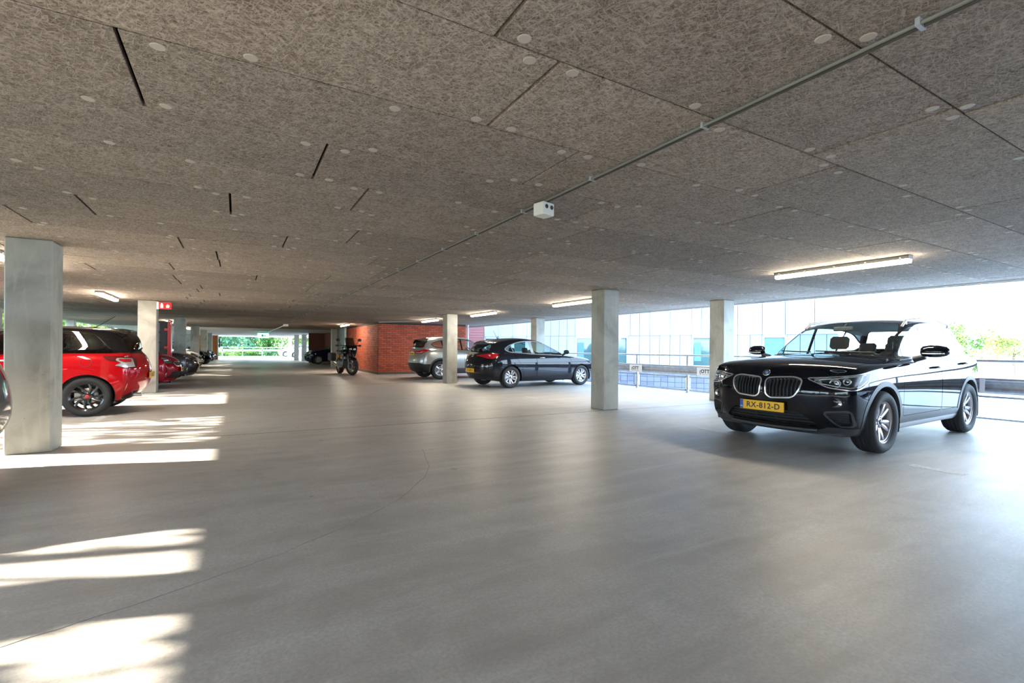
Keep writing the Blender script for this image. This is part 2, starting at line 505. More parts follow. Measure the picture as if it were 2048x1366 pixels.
    def extract(s, tag, name, mat, parent, off=0, rim=0, side=None, cond=None, mat2=None, flat=False, split=False, fs=None, **k):
        if tag not in s.names: return None
        if split:
            tg = s.tid(tag); todo = {f for f in s.bm.faces if f[s.tag] == tg and (side is None or f.calc_center_median().y*side >= 0)}; out = []
            while todo:
                q = [todo.pop()]; isl = []
                while q:
                    f = q.pop(); isl.append(f)
                    for e in f.edges:
                        for g in e.link_faces:
                            if g in todo: todo.remove(g); q.append(g)
                if sum(f.calc_area() for f in isl) < .0006: continue
                out.append(s.extract(tag, name, mat, parent, off, rim, None, None, mat2, flat, False, isl, **k))
            return out
        tg = s.tid(tag); given = fs; fs = []
        if given is not None: fs = given
        for f in (s.bm.faces if given is None else ()):
            if f[s.tag] != tg: continue
            if side is not None and f.calc_center_median().y*side < 0: continue
            if cond and not cond(f.calc_center_median()): continue
            fs.append(f)
        if not fs: return None
        idx = {}; vs = []; F = []; N0 = []; 
        for f in fs:
            g = []
            for v in f.verts:
                if v.index not in idx or True:
                    kx = id(v)
                    if v not in idx:
                        idx[v] = len(vs); n = s.normal(v.co); N0.append(n); vs.append(v.co+n*off)
                    g.append(idx[v])
            F.append(g)
        nmain = len(F)
        if rim:
            cnt = {}
            for f in F:
                for i in range(len(f)):
                    a, b = f[i], f[(i+1) % len(f)]; cnt.setdefault((min(a, b), max(a, b)), []).append((a, b))
            low = {}
            def lo(a):
                if a not in low: low[a] = len(vs); vs.append(vs[a]-N0[a]*rim)
                return low[a]
            for e, l in cnt.items():
                if len(l) == 1: a, b = l[0]; F.append([b, a, lo(a), lo(b)])
        me = bpy.data.meshes.new(name); me.from_pydata([tuple(v) for v in vs], [], F)
        me.materials.append(M[mat])
        if mat2: me.materials.append(M[mat2])
        if not flat:
            me.polygons.foreach_set('use_smooth', [True]*len(F)); me.update()
            ln = []
            for p in me.polygons:
                if p.index < nmain:
                    for vi in p.vertices:
                        n = N0[vi]
                        if n.dot(p.normal) < .3: n = p.normal
                        ln.append(tuple(n))
                else:
                    for vi in p.vertices: ln.append(tuple(p.normal))
            me.normals_split_custom_set(ln)
        else: me.update()
        o = bpy.data.objects.new(name, me); col.objects.link(o); o.parent = parent
        return meta(o, **k)
    def kill(s, tag):
        tg = s.tid(tag); bmesh.ops.delete(s.bm, geom=[f for f in s.bm.faces if f[s.tag] == tg], context='FACES')
def circ(cx, cz, r, n=40, a0=0, a1=2*PI):
    return [(cx+r*math.cos(a0+(a1-a0)*i/n), cz+r*math.sin(a0+(a1-a0)*i/n)) for i in range(n if abs(a1-a0-2*PI) < 1e-6 else n+1)]
# ---------------------------------------------------------------- wheels
_wheel_cache = {}
def wheel_meshes(key, r, rr, w, style, rimmat, cap='cap_dark', n=56):
    if key in _wheel_cache: return _wheel_cache[key]
    D = {}
    t = MB(); h = w/2; sw = r-rr
    prof = [(rr-.012, -h+.012), (rr+.006, -h-.004), (rr+sw*.35, -h-.012), (rr+sw*.7, -h-.008), (r-.022, -h+.004), (r-.008, -h+.018), (r-.003, -h+.035)]
    g = []
    for q in (-.55, -.18, .18, .55):
        y = q*h; g += [(r-.001, y-.007), (r-.009, y-.005), (r-.009, y+.005), (r-.001, y+.007)]
    prof = prof+g+[(a, -b) for a, b in prof[::-1]]
    t.lathe(prof, n, axis='y')
    D['tyre'] = t.mesh('tyre', 'rubber')
    b = MB(); fo = -h+.02                            # outer face is at -y
    b.lathe([(rr+.004, -h+.0), (rr+.006, -h+.014), (rr-.012, -h+.016), (rr-.022, -h+.03), (rr-.035, -h+.07), (rr-.03, h-.03), (rr+.004, h-.01)], n, axis='y')
    b.lathe([(rr-.022, -h+.03), (rr-.04, -h+.038), (rr-.04, -h+.075)], n, axis='y')
    hubr = .068
    b.lathe([(0.0, fo+.028), (hubr-.02, fo+.028), (hubr, fo+.036), (hubr+.006, fo+.075)], 24, axis='y')
    ns, wi, wo, tw, pair = style
    for i in range(ns):
        a = 2*PI*i/ns+(pair if i % 2 else -pair)
        segs = 6; vs = []
        for q in range(segs+1):
            tq = q/segs; rad = hubr-.01+(rr-.03-hubr+.01)*tq; aa = a+tw*tq*tq
            wd = (wi+(wo-wi)*tq)*(1+.5*math.sin(PI*tq)*(1 if wo < wi*1.2 else 0))
            yy = fo+.034-.026*math.sin(tq*PI/2)*(.9) + .004
            c = Vector((math.cos(aa)*rad, 0, math.sin(aa)*rad)); tdir = Vector((-math.sin(aa), 0, math.cos(aa)))
            for o_, dy in ((-1, .022), (-.8, .003), (0, -.003), (.8, .003), (1, .022)):
                vs.append(c+tdir*wd*.5*o_+Vector((0, yy+dy, 0)))
        fs = []
        for q in range(segs):
            for m in range(4): A = q*5+m; fs.append((A, A+5, A+6, A+1))
        b.add(vs, fs, False)
    for i in range(5):
        a = 2*PI*i/5+.3; b.lathe([(0, fo+.024), (.008, fo+.024), (.009, fo+.034)], 6, mat=Matrix.Translation((math.cos(a)*.048, 0, math.sin(a)*.048)), axis='y')
    D['rim'] = b.mesh('rim', rimmat)
    d = MB(); d.lathe([(.05, .0), (.05, -.02), (.15, -.02), (.15, .005), (.05, .005)], 32, axis='y')
    d.box(-.16, -.09, -.035, .03, -.06, .06)
    D['brake_disc'] = d.mesh('brake_disc', 'disc_metal')
    c = MB(); c.lathe([(0, fo+.018), (.024, fo+.019), (.03, fo+.023), (.031, fo+.032)], 20, axis='y')
    D['hub_cap'] = c.mesh('hub_cap', cap)
    _wheel_cache[key] = D; return D
def add_wheels(parent, D, pts, steer=0):
    for (x, y, z), side in pts:
        w = link('wheel', D['tyre'], parent, (x, y, z), (0, 0, (0 if side < 0 else PI)))
        for n in ('rim', 'brake_disc', 'hub_cap'): link(n, D[n], w)
def smooth_box(w, d, h, b=.02): return MB().cbox(-w/2, w/2, -d/2, d/2, -h/2, h/2, b)
def seat_into(mb, x, y, z=.38, s=1.0):
    """front seat facing +x"""
    mb.cbox(x-.24, x+.26, y-.24, y+.24, z, z+.16, .04)
    mt = Matrix.Translation((x-.24, y, z+.12)) @ Matrix.Rotation(math.radians(-14), 4, 'Y')
    mb.cbox(-.06, .08, -.23, .23, 0, .56*s, .05, mat=mt)
    mb.cbox(-.03, .06, -.13, .13, .6*s, .80*s, .035, mat=mt)
def cabin(car, S):
    """dark interior: tub, seats, dashboard, steering wheel"""
    x0, x1, w, zb = S['cabin']                       # rear, front (cowl), half width, belt height
    t = MB(); t.box(x0, x1, -w, w, .28, .34); t.box(x0, x0+.04, -w, w, .3, zb-.05); t.box(x1-.05, x1, -w, w, .3, zb-.06)
    t.box(x0, x1, -w, -w+.03, .3, zb-.08); t.box(x0, x1, w-.03, w, .3, zb-.08)
    t.build('cabin_tub', 'trim_dark', car)
    d = MB(); d.cbox(x1-.45, x1-.02, -w+.03, w-.03, zb-.26, zb-.07, .05); d.cbox(x1-.5, x1-.3, .12, .62, zb-.14, zb-.03, .04)
    d.build('dashboard', 'trim_dark', car)
    sw = MB(); mt = Matrix.Translation((x1-.62, .36, zb-.16)) @ Matrix.Rotation(math.radians(-65), 4, 'Y')
    sw.lathe([(.185+.015*math.cos(a), .015*math.sin(a)) for a in [2*PI*i/8 for i in range(9)]], 28, mat=mt)
    for a in (0, 2.3, -2.3): sw.tube([mt @ Vector((0, 0, -.01)), mt @ Vector((.18*math.cos(a+PI), .18*math.sin(a+PI), 0))], .014, 6)
    sw.build('steering_wheel', 'trim_dark', car)
    zs = S.get('seat_z', .38); hs = S.get('seat_s', 1)
    for y in (-.37, .37):
        m = MB(); seat_into(m, S['seat_x'], y, zs, hs); m.build('front_seat', 'seat_dark', car)
    m = MB(); xr = S['rseat_x']; m.cbox(xr-.2, xr+.28, -w+.08, w-.08, zs, zs+.16, .04)
    mt = Matrix.Translation((xr-.22, 0, zs+.12)) @ Matrix.Rotation(math.radians(-18), 4, 'Y')
    m.cbox(-.06, .06, -w+.1, w-.1, 0, .54*hs, .04, mat=mt)
    for y in (-.36, 0, .36): m.cbox(-.03, .05, y-.12, y+.12, .56*hs, .72*hs, .03, mat=mt)
    m.build('rear_seat', 'seat_dark', car)
def mirror_part(car, sh, x, z, y, paint, sc=1, side=1, chromestrip=False):
    m = MB()
    mt = Matrix.Translation((x, side*(y+.13*sc), z+.07*sc)) @ Matrix.Diagonal((sc, sc*side, sc, 1))
    # shell: lofted ellipse sections across y
    sec = []
    for t, (cx, hz, dx) in zip([-.12, -.10, -.04, .04, .10, .125], [(.0, .045, .03), (.0, .07, .06), (0, .082, .075), (0.0, .08, .07), (-.01, .062, .05), (-.015, .03, .02)]):
        sec.append([Vector((cx+dx*math.cos(a)*(1 if math.cos(a) > 0 else .35), t, hz*math.sin(a)*(.9 if math.sin(a) > 0 else .75))) for a in [2*PI*i/16 for i in range(16)]])
    vs = [p for s_ in sec for p in s_]; fs = []
    for i in range(len(sec)-1):
        for k in range(16): fs.append((i*16+k, i*16+(k+1) % 16, (i+1)*16+(k+1) % 16, (i+1)*16+k))
    fs.append(tuple(range(16))[::-1]); fs.append(tuple(range(len(vs)-16, len(vs))))
    if side < 0: fs = [tuple(reversed(f)) for f in fs]
    m.add([mt @ v for v in vs], fs, True)
    o = m.build('side_mirror', paint, car)
    g = MB(); g.add([mt @ Vector((-.032, a, b)) for a, b in rpoly([(-.1, -.05), (.1, -.04), (.1, .055), (-.1, .06)], .03, 3)], [tuple(range(16))])
    g.build('mirror_glass', 'mirror', o)
    a = MB(); a.tube([(x-.0, side*(y-.06), z-.02), (x, side*(y+.05*sc), z+.015)], [.035*sc, .028*sc], 8); a.build('mirror_arm', 'trim_dark', o)
    if chromestrip:
        c = MB(); c.tube([mt @ Vector((.065, -.09, -.022)), mt @ Vector((.072, 0, -.024)), mt @ Vector((.055, .1, -.02))], .008, 6); c.build('indicator_strip', 'chrome', o)
    return o
def plate(car, txt, loc, yaw, w=.52, h=.11, eu=True, tilt=0, font=.088):
    """yellow number plate, facing the direction yaw"""
    mt = Matrix.Translation(loc) @ Matrix.Rotation(yaw, 4, 'Z') @ Matrix.Rotation(tilt, 4, 'Y')
    m = MB().cbox(-.008, .008, -w/2, w/2, -h/2, h/2, .003, mat=mt); o = m.build('number_plate', 'plate_yellow', car)
    bd = MB()
    P = [(-w/2, -h/2), (w/2, -h/2), (w/2, h/2), (-w/2, h/2)]
    if eu:
        b = MB().box(.0082, .0095, -w/2+.003, -w/2+.043, -h/2+.003, h/2-.003, mat=mt); b.build('country_band', 'plate_blue', o)
        me = text_mesh('NL', .026, 'white_paint', .0006)
        t = link('lettering', me, o); t.matrix_local = mt @ Matrix.Translation((.0098, -w/2+.022, -.026)) @ Matrix(((0, 0, 1, 0), (1, 0, 0, 0), (0, 1, 0, 0), (0, 0, 0, 1)))
    me = text_mesh(txt, font, 'black_paint', .0006, 1.08, .0016)
    t = link('lettering', me, o); t.matrix_local = mt @ Matrix.Translation((.009, .02, -.001)) @ Matrix(((0, 0, 1, 0), (1, 0, 0, 0), (0, 1, 0, 0), (0, 0, 0, 1)))
    return o
def wells(car, sh, arches, ri=.39, mat='trim_black'):
    """dark wheel housings"""
    for (x, z) in arches:
        for s_ in (1, -1):
            l, n = sh.hit('side', (x, z+ri+.01), s_); yy = abs(l.y)-.012 if l is not None else .85
            m = MB(); m.lathe([(ri, s_*(yy)), (ri, s_*(yy-.30)), (.0, s_*(yy-.30))], 24, mat=Matrix.Translation((x, 0, z)), axis='y', a0=-.35, a1=PI+.35)
            m.build('wheel_housing', mat, car)
# ---------------------------------------------------------------- surfaces of the garage
def m_floor():
    m, N, L, p = nm('floor_concrete'); geo = N.new('ShaderNodeNewGeometry'); v = geo.outputs['Position']
    a = noise(N, L, v, .35, 5, .6, .6); b = noise(N, L, v, 2.3, 6, .65, .8); c = noise(N, L, v, 60, 4, .7); d = noise(N, L, v, 9, 5, .6, .5)
    mp = N.new('ShaderNodeMapping'); mp.inputs['Scale'].default_value = (.5, 3.0, 1); mp.inputs['Rotation'].default_value = (0, 0, .5); L.new(v, mp.inputs[0])
    e = noise(N, L, mp.outputs[0], 1.6, 6, .6, .5)
    c0 = ramp(N, L, a.outputs[0], [(.3, (.43, .40, .36)), (.52, (.55, .525, .49)), (.72, (.65, .635, .615))]).outputs[0]
    c1 = mix(N, L, ramp(N, L, b.outputs[0], [(.34, .85), (.60, 0)]).outputs[0], c0, (.40, .375, .345))
    c2 = mix(N, L, ramp(N, L, e.outputs[0], [(.40, 0), (.70, .7)]).outputs[0], c1, (.66, .64, .615))
    c3 = mix(N, L, ramp(N, L, c.outputs[0], [(.3, .6), (.62, 0)]).outputs[0], c2, (.33, .31, .285))
    vo = N.new('ShaderNodeTexVoronoi'); vo.inputs['Scale'].default_value = 1.5; vo.inputs['Randomness'].default_value = 1; L.new(v, vo.inputs['Vector'])
    w = mathn(N, L, 'MULTIPLY', mathn(N, L, 'LESS_THAN', mathn(N, L, 'ADD', vo.outputs['Distance'], mathn(N, L, 'MULTIPLY', d.outputs[0], .09)), .092), .45)
    c4 = mix(N, L, w, c3, (.13, .115, .10))
    c4 = mix(N, L, ramp(N, L, d.outputs[0], [(.32, .35), (.5, 0)]).outputs[0], c4, (.40, .375, .345))
    L.new(c4, p.inputs['Base Color'])
    r = mathn(N, L, 'ADD', mathn(N, L, 'MULTIPLY', b.outputs[0], .22), .33); L.new(r, p.inputs['Roughness']); p.inputs['Specular IOR Level'].default_value = .38
    bp = N.new('ShaderNodeBump'); bp.inputs['Strength'].default_value = .12; bp.inputs['Distance'].default_value = .01
    h = mathn(N, L, 'ADD', mathn(N, L, 'MULTIPLY', e.outputs[0], 1.2), mathn(N, L, 'MULTIPLY', c.outputs[0], .06)); L.new(h, bp.inputs['Height']); L.new(bp.outputs[0], p.inputs['Normal'])
def m_woodwool(name, island):
    m, N, L, p = nm(name); geo = N.new('ShaderNodeNewGeometry'); v = geo.outputs['Position']
    def strands(scale, dist, lo, hi, rot):
        mp = N.new('ShaderNodeMapping'); mp.vector_type = 'TEXTURE'; mp.inputs['Rotation'].default_value = (0, 0, rot); mp.inputs['Scale'].default_value = (1, 4.5, 1); mp.inputs['Location'].default_value = (rot*7, rot*3, 0); L.new(v, mp.inputs[0])
        n = noise(N, L, mp.outputs[0], scale, 1.5, .5, dist)
        k = mathn(N, L, 'ABSOLUTE', mathn(N, L, 'SUBTRACT', n.outputs[0], .5))
        return ramp(N, L, k, [(lo, 1.0), (hi, 0.0)]).outputs[0]
    s1 = strands(52, .25, .006, .034, .35); s2 = strands(60, .2, .006, .032, 1.1); s3 = strands(48, .3, .006, .030, 1.9); s4 = strands(80, .2, .008, .05, 2.6)
    big = noise(N, L, v, 7, 4, .65); mid = noise(N, L, v, 55, 5, .75); br = noise(N, L, v, 1.1, 3)
    base = ramp(N, L, mid.outputs[0], [(.28, (.065, .050, .041)), (.50, (.245, .205, .175)), (.72, (.435, .38, .335))]).outputs[0]
    base = mix(N, L, ramp(N, L, big.outputs[0], [(.35, .5), (.6, 0)]).outputs[0], base, (.12, .09, .068))
    st = mathn(N, L, 'MAXIMUM', mathn(N, L, 'MAXIMUM', s1, s2), mathn(N, L, 'MAXIMUM', s3, mathn(N, L, 'MULTIPLY', s4, .55)))
    c = mix(N, L, mathn(N, L, 'MULTIPLY', st, .62), base, (.54, .475, .415))
    if island: rnd = geo.outputs['Random Per Island']
    else: oi = N.new('ShaderNodeObjectInfo'); rnd = oi.outputs['Random']
    tint = ramp(N, L, rnd, [(0, (.84, .84, .85)), (.5, (.95, .94, .93)), (1, (1.08, 1.06, 1.04))]).outputs[0]
    c = mix(N, L, 1.0, c, tint, 'MULTIPLY')
    L.new(c, p.inputs['Base Color']); p.inputs['Roughness'].default_value = .9; p.inputs['Specular IOR Level'].default_value = .15
    bp = N.new('ShaderNodeBump'); bp.inputs['Strength'].default_value = .5; bp.inputs['Distance'].default_value = .004
    L.new(mathn(N, L, 'ADD', st, mid.outputs[0]), bp.inputs['Height']); L.new(bp.outputs[0], p.inputs['Normal'])
def m_concrete(name, c, var=.22, streak=True):
    m, N, L, p = nm(name); geo = N.new('ShaderNodeNewGeometry'); v = geo.outputs['Position']
    a = noise(N, L, v, 1.6, 6, .6, .8); b = noise(N, L, v, 90, 3, .6)
    mp = N.new('ShaderNodeMapping'); mp.inputs['Scale'].default_value = (5, 5, .9); L.new(v, mp.inputs[0]); e = noise(N, L, mp.outputs[0], 1.3, 5, .6, 1.2)
    lo = [x*(1-var*1.6) for x in c]; hi = [min(1, x*(1+var)) for x in c]
    c0 = ramp(N, L, a.outputs[0], [(.3, lo), (.5, c), (.7, hi)]).outputs[0]
    c1 = mix(N, L, ramp(N, L, e.outputs[0], [(.52, 0), (.72, .55)]).outputs[0], c0, [min(1, x*1.35) for x in c])
    vo = N.new('ShaderNodeTexVoronoi'); vo.inputs['Scale'].default_value = 9; L.new(v, vo.inputs['Vector'])
    c2 = mix(N, L, mathn(N, L, 'MULTIPLY', mathn(N, L, 'LESS_THAN', vo.outputs['Distance'], .05), .5), c1, [x*.35 for x in c])
    L.new(c2, p.inputs['Base Color']); p.inputs['Roughness'].default_value = .6
    bp = N.new('ShaderNodeBump'); bp.inputs['Strength'].default_value = .15; bp.inputs['Distance'].default_value = .004
    L.new(mathn(N, L, 'ADD', e.outputs[0], mathn(N, L, 'MULTIPLY', b.outputs[0], .3)), bp.inputs['Height']); L.new(bp.outputs[0], p.inputs['Normal'])
m_floor(); m_woodwool('woodwool', False); m_woodwool('woodwool_far', True)
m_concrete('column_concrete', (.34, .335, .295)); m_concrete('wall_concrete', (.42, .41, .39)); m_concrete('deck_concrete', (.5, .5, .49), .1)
plain('slab_dark', (.012, .010, .009), .9); plain('plaster', (.55, .53, .50), .8, var=.05); plain('cap_washer', (.45, .41, .36), .6)
plain('mortar', (.06, .045, .04), .9, bump=.3, bs=90); plain('joint_dark', (.10, .09, .08), .9); plain('crack_grey', (.30, .28, .255), .9)
m, N, L, p = nm('brick_red'); oi = N.new('ShaderNodeObjectInfo'); geo = N.new('ShaderNodeNewGeometry')
rr_ = mathn(N, L, 'FRACT', mathn(N, L, 'ADD', oi.outputs['Random'], geo.outputs['Random Per Island']))
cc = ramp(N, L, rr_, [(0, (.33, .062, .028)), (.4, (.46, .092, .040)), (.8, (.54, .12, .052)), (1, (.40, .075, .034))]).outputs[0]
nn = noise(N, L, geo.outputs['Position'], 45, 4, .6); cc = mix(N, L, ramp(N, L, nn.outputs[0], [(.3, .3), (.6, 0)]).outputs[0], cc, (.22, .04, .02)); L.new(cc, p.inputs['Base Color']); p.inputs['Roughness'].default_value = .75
plain('orange_wall', (.52, .15, .03), .7, var=.1); plain('dark_panel', (.03, .032, .033), .5); plain('red_gloss', (.62, .015, .02), .35, coat=.3)
plain('galv', (.42, .44, .47), .38, .75, var=.15, vs=12); plain('galv_dark', (.40, .42, .45), .5, .5, var=.2, vs=10); plain('cream', (.55, .52, .43), .7); plain('pvc_white', (.72, .71, .68), .4); plain('pipe_grey', (.16, .17, .165), .45)
plain('lamp_housing', (.33, .32, .30), .5); emit('tube_light', (1, .88, .70), 20); plain('conduit_grey', (.17, .17, .155), .5)
plain('conduit_dark', (.06, .058, .05), .6); emit('sign_green', (.15, .75, .50), 1.2); plain('sign_white', (.75, .75, .75), .5)
plain('facade_white', (.50, .51, .53), .5); plain('facade_blue', (.36, .36, .365), .45); plain('facade_joint', (.14, .16, .18), .6); plain('facade_frame', (.5, .52, .53), .4); plain('facade_tile', (.16, .165, .20), .6); plain('facade_tile_dark', (.13, .135, .17), .6)
plain('window_dark', (.05, .11, .11), .08, 0, 1); plain('blind_teal', (.10, .21, .22), .5); plain('brick_pink', (.46, .19, .19), .8, var=.12, vs=30)
plain('ground_pale', (.62, .62, .61), .8, var=.06, vs=.6); plain('line_white', (.62, .62, .60), .6, var=.2, vs=25)
plain('bark', (.10, .075, .055), .9, var=.3, vs=20)
def leafm(name, c):
    m, N, L, p = nm(name); geo = N.new('ShaderNodeNewGeometry'); r = ramp(N, L, geo.outputs['Random Per Island'], [(0, [x*.5 for x in c]), (.5, c), (1, [min(1, x*1.5) for x in c])]).outputs[0]
    L.new(r, p.inputs['Base Color']); p.inputs['Roughness'].default_value = .55
    t = N.new('ShaderNodeBsdfTranslucent'); L.new(r, t.inputs[0]); mx = N.new('ShaderNodeMixShader'); mx.inputs[0].default_value = .45
    L.new(p.outputs[0], mx.inputs[1]); L.new(t.outputs[0], mx.inputs[2]); L.new(mx.outputs[0], N['Material Output'].inputs[0])
leafm('leaf_green', (.09, .20, .035)); leafm('leaf_teal', (.08, .19, .09)); leafm('leaf_lime', (.20, .28, .06))

# ---------------------------------------------------------------- main structure
ZC = 2.2465; XL, XR1, XR2, Y0, DY, CW = -1.70, 5.882, 9.302, 6.835, 7.624, .37
PR, PY, PL = .632, 1.534, 2.06
fl = MB().box(-6.4, 10.62, -9, 57, -.35, 0).build('floor', 'floor_concrete', kind='structure')
MB().box(-6.4, 12, 57, 70, -.35, -.002).build('trim_1', 'deck_concrete', kind='structure')
# saw cuts in the floor as thin dark strips
def strip(parent, pts, w, z=.0015, name='floor_joint', mat='joint_dark'):
    m = MB(); vs = []
    for i, p in enumerate(pts):
        a = Vector(pts[max(0, i-1)]); b = Vector(pts[min(len(pts)-1, i+1)]); t = (b-a).normalized(); n = Vector((-t.y, t.x))*w/2
        for q in (n, -n): vs.append((p[0]+q.x, p[1]+q.y, z))
        for q in (-n, n): vs.append((p[0]+q.x, p[1]+q.y, -.004))
    k = len(pts); fs = []
    for i in range(k-1):
        for c in range(4): fs.append((i*4+c, i*4+(c+1) % 4, (i+1)*4+(c+1) % 4, (i+1)*4+c))
    m.add(vs, [f[::-1] for f in fs]); return m.build(name, mat, parent)
strip(fl, [(-6.2, 7.55), (-1.69, 7.26), (-.18, 7.1), (2.6, 6.95), (5.78, 6.8), (10.4, 6.6)], .010)
def wig(P, a=.006):
    out = []
    for i in range(len(P)-1):
        for k in range(6):
            t = k/6; out.append((lerp(P[i][0], P[i+1][0], t)+R.uniform(-a, a), lerp(P[i][1], P[i+1][1], t)+R.uniform(-a, a)))
    return out+[P[-1]]
strip(fl, wig([(1.81, 5.15), (1.60, 4.35), (1.41, 3.98), (1.05, 3.5), (.63, 3.15), (.2, 2.88), (-.33, 2.64), (-.75, 2.50), (-1.4, 2.3)]), .004, mat='crack_grey')
strip(fl, [(10.3, 14.9), (6, 15.1), (-6, 15.5)], .008); strip(fl, [(10.3, 22.8), (-6, 23.2)], .008)
# ceiling
ce = MB().box(-6.4, 10.42, -9, 57, ZC+.07, ZC+.75).build('ceiling', 'slab_dark', kind='structure')
pm = MB().cbox(0, PL-.015, 0, PR-.008, ZC, ZC+.028, .003).mesh('ceiling_panel', 'woodwool')
offs = {-1: .8, 0: 1.09, 1: -.38, 2: .43, 3: .8, 4: -.05, 5: -1.05, 6: .44, 7: -.53}
wc = MB().lathe([(0, -.0022), (.023, -.002), (.027, .001)], 14, smooth=False).mesh('fixing_cap', 'cap_washer')
def vis(x, y):
    d = x*math.sin(TH)+y*math.cos(TH); r = x*math.cos(TH)-y*math.sin(TH)
    return d > .6 and abs(r/d) < 1.2 and (ZC-EYE)/d < .80, d
cells = []
for row in range(-16, 48):
    o = offs.get(row, R.uniform(-1, 1)); y = PY+row*PR
    k0 = math.floor((-6.35-o)/PL)
    for k in range(k0, k0+10):
        x0 = o+k*PL; x1 = x0+PL
        a, b = max(x0, -6.23), min(x1, 10.35)
        if b-a < .05: continue
        v, d = vis((a+b)/2, y+.3); cells.append((d if v else 99+abs(d), x0, x1, a, b, y))
cells.sort(); rest = MB(); caps = []
for n, (d, x0, x1, a, b, y) in enumerate(cells):
    dz = R.uniform(-.0015, .0015)
    if n < 300 and d < 90 and a == x0 and b == x1: link('ceiling_panel', pm, ce, (x0+.0075, y+.004, dz))
    elif n < 300 and d < 90: MB().cbox(a+.006, b-.006, y+.002, y+PR-.002, ZC, ZC+.028, .003).build('ceiling_panel', 'woodwool', ce)
    else: rest.cbox(a+.006, b-.006, y+.002, y+PR-.002, ZC+dz, ZC+.028, .003)
    if d < 16:
        for cx in (.10, PL*.5, PL-.10):
            for cy in (.045, PR-.045):
                if a+.06 < x0+cx < b-.06: caps.append((d, x0+cx+R.uniform(-.02, .02), y+cy+R.uniform(-.012, .012)))
rest.build('ceiling_panels_far', 'woodwool_far', ce, kind='stuff')
caps.sort(); cr_ = MB()
for n, (d, x, y) in enumerate(caps):
    if n < 290: link('fixing_cap', wc, ce, (x, y, ZC-.001))
    elif n < 900: cr_.lathe([(0, -.0022), (.023, -.002), (.027, .001)], 8, mat=Matrix.Translation((x, y, ZC-.001)), smooth=False)
cr_.build('fixing_caps_far', 'cap_washer', ce, kind='stuff')
MB().box(-6.4, 10.42, PY+48*PR, 57, ZC-.002, ZC+.07).build('plaster_field', 'plaster', ce)
# ceiling edge on the open right side
MB().box(10.42, 10.50, -9, 57, ZC-.03, ZC+.78).build('trim_2', 'galv_dark', kind='structure')
MB().box(10.36, 10.43, -9, 57, ZC-.012, ZC+.01).build('trim_3', 'lamp_housing', kind='structure')
MB().box(-6.4, 10.5, 56.9, 57.1, ZC-.06, ZC+.78).build('trim_4', 'plaster', kind='structure')
# left wall with openings
wl_ = MB().box(-6.5, -6.25, -9, 57, 0, .62).build('wall_left', 'wall_concrete', kind='structure')
MB().box(-6.5, -6.25, -9, 57, ZC+.0, ZC+.7).build('lintel', 'wall_concrete', wl_)
for k in range(-2, 8):
    y = 4.45+7.62*k
    if -9 < y < 56: MB().box(-6.35, -6.1, y, y+.38, .0, 2.2465).build('pier', 'wall_concrete', wl_)
MB().box(-6.5, 10.5, -9.2, -9, 0, ZC+.78).build('wall_back', 'cladding', kind='structure')
MB().box(-6.5, 10.5, -9.2, 57.1, ZC+.78, 9).build('wall_upper', 'wall_concrete', kind='structure')
MB().box(-40, 40, -60, -9.2, -.35, -.004).build('ground_back', 'ground_pale', kind='structure')
# ---------------------------------------------------------------- columns
CL = []
def column(x, y, label, w=CW):
    m = MB().cbox(x-w, x, y, y+w, 0, ZC, .012); o = m.build('concrete_column', 'column_concrete')
    meta(o, label, 'column', 'square concrete columns of the garage'); CL.append(o)
for k, l in enumerate(['large greenish concrete column at the far left, nearest to the viewer', 'pale concrete column carrying the red fire sign', 'grey concrete column behind the dark grey car nose',
                       'fourth concrete column of the left row, beside the white car', 'fifth concrete column of the left row, behind a black car', 'sixth and last concrete column of the left row, before the orange wall']):
    column(XL, Y0+k*DY, l)
column(XR1+CW, Y0, 'concrete column in front of the anthracite hatchback nose'); column(XR1+CW, Y0+DY, 'concrete column in front of the silver crossover')
column(XR2+CW, Y0, 'concrete column right behind the black crossover bonnet'); column(XR2+CW, Y0+DY, 'concrete column rising behind the anthracite hatchback roof')
column(5.16, 44.0, 'small far concrete column at the right side of the green far opening'); column(4.80, 46.4, 'far concrete column in front of the pale car'); column(5.64, 62.0, 'grey column at the far end, outside by the pale cars')
# ---------------------------------------------------------------- brick block
BX0, BX1, BY0, BY1 = 5.23, 9.33, 20.6, 27.4
bb = MB().box(BX0+.012, BX1-.012, BY0+.012, BY1-.012, 0, ZC-.002).build('brick_block', 'mortar'); meta(bb, 'red brick stair block between the motorcycle and the silver crossover', 'wall')
MB().box(BX0-.006, BX1+.006, BY0-.006, BY1+.006, 0, .09).build('concrete_plinth', 'joint_dark', bb)
bl, bh, jt = .25, .08, .014
fb = MB().cbox(0, bl-jt, 0, .03, 0, bh-jt, .002).mesh('brick', 'brick_red'); sb_ = MB().cbox(0, .03, 0, bl-jt, 0, bh-jt, .002).mesh('brick', 'brick_red')
bs = MB(); cnt = 0
for r_ in range(28):
    z = .095+r_*bh
    if z+bh > ZC: break
    sh_ = (r_ % 2)*bl/2
    for k in range(-1, 18):
        a = BX0+k*bl+sh_; b = min(a+bl-jt, BX1); a = max(a, BX0)
        if b-a < .03: continue
        if abs(b-a-(bl-jt)) < 1e-4 and k < 11 and cnt < 296: link('brick', fb, bb, (a, BY0+R.uniform(-.0015, .0015), z)); cnt += 1
        else: bs.box(a, b, BY0, BY0+.03, z, z+bh-jt)
    for k in range(-1, 31):
        a = BY0+k*bl+(bl/2-sh_); b = min(a+bl-jt, BY1); a = max(a, BY0)
        if b-a < .03: continue
        bs.box(BX0, BX0+.03, a, b, z, z+bh-jt)
bs.build('bricks_far', 'brick_red', bb, kind='stuff')
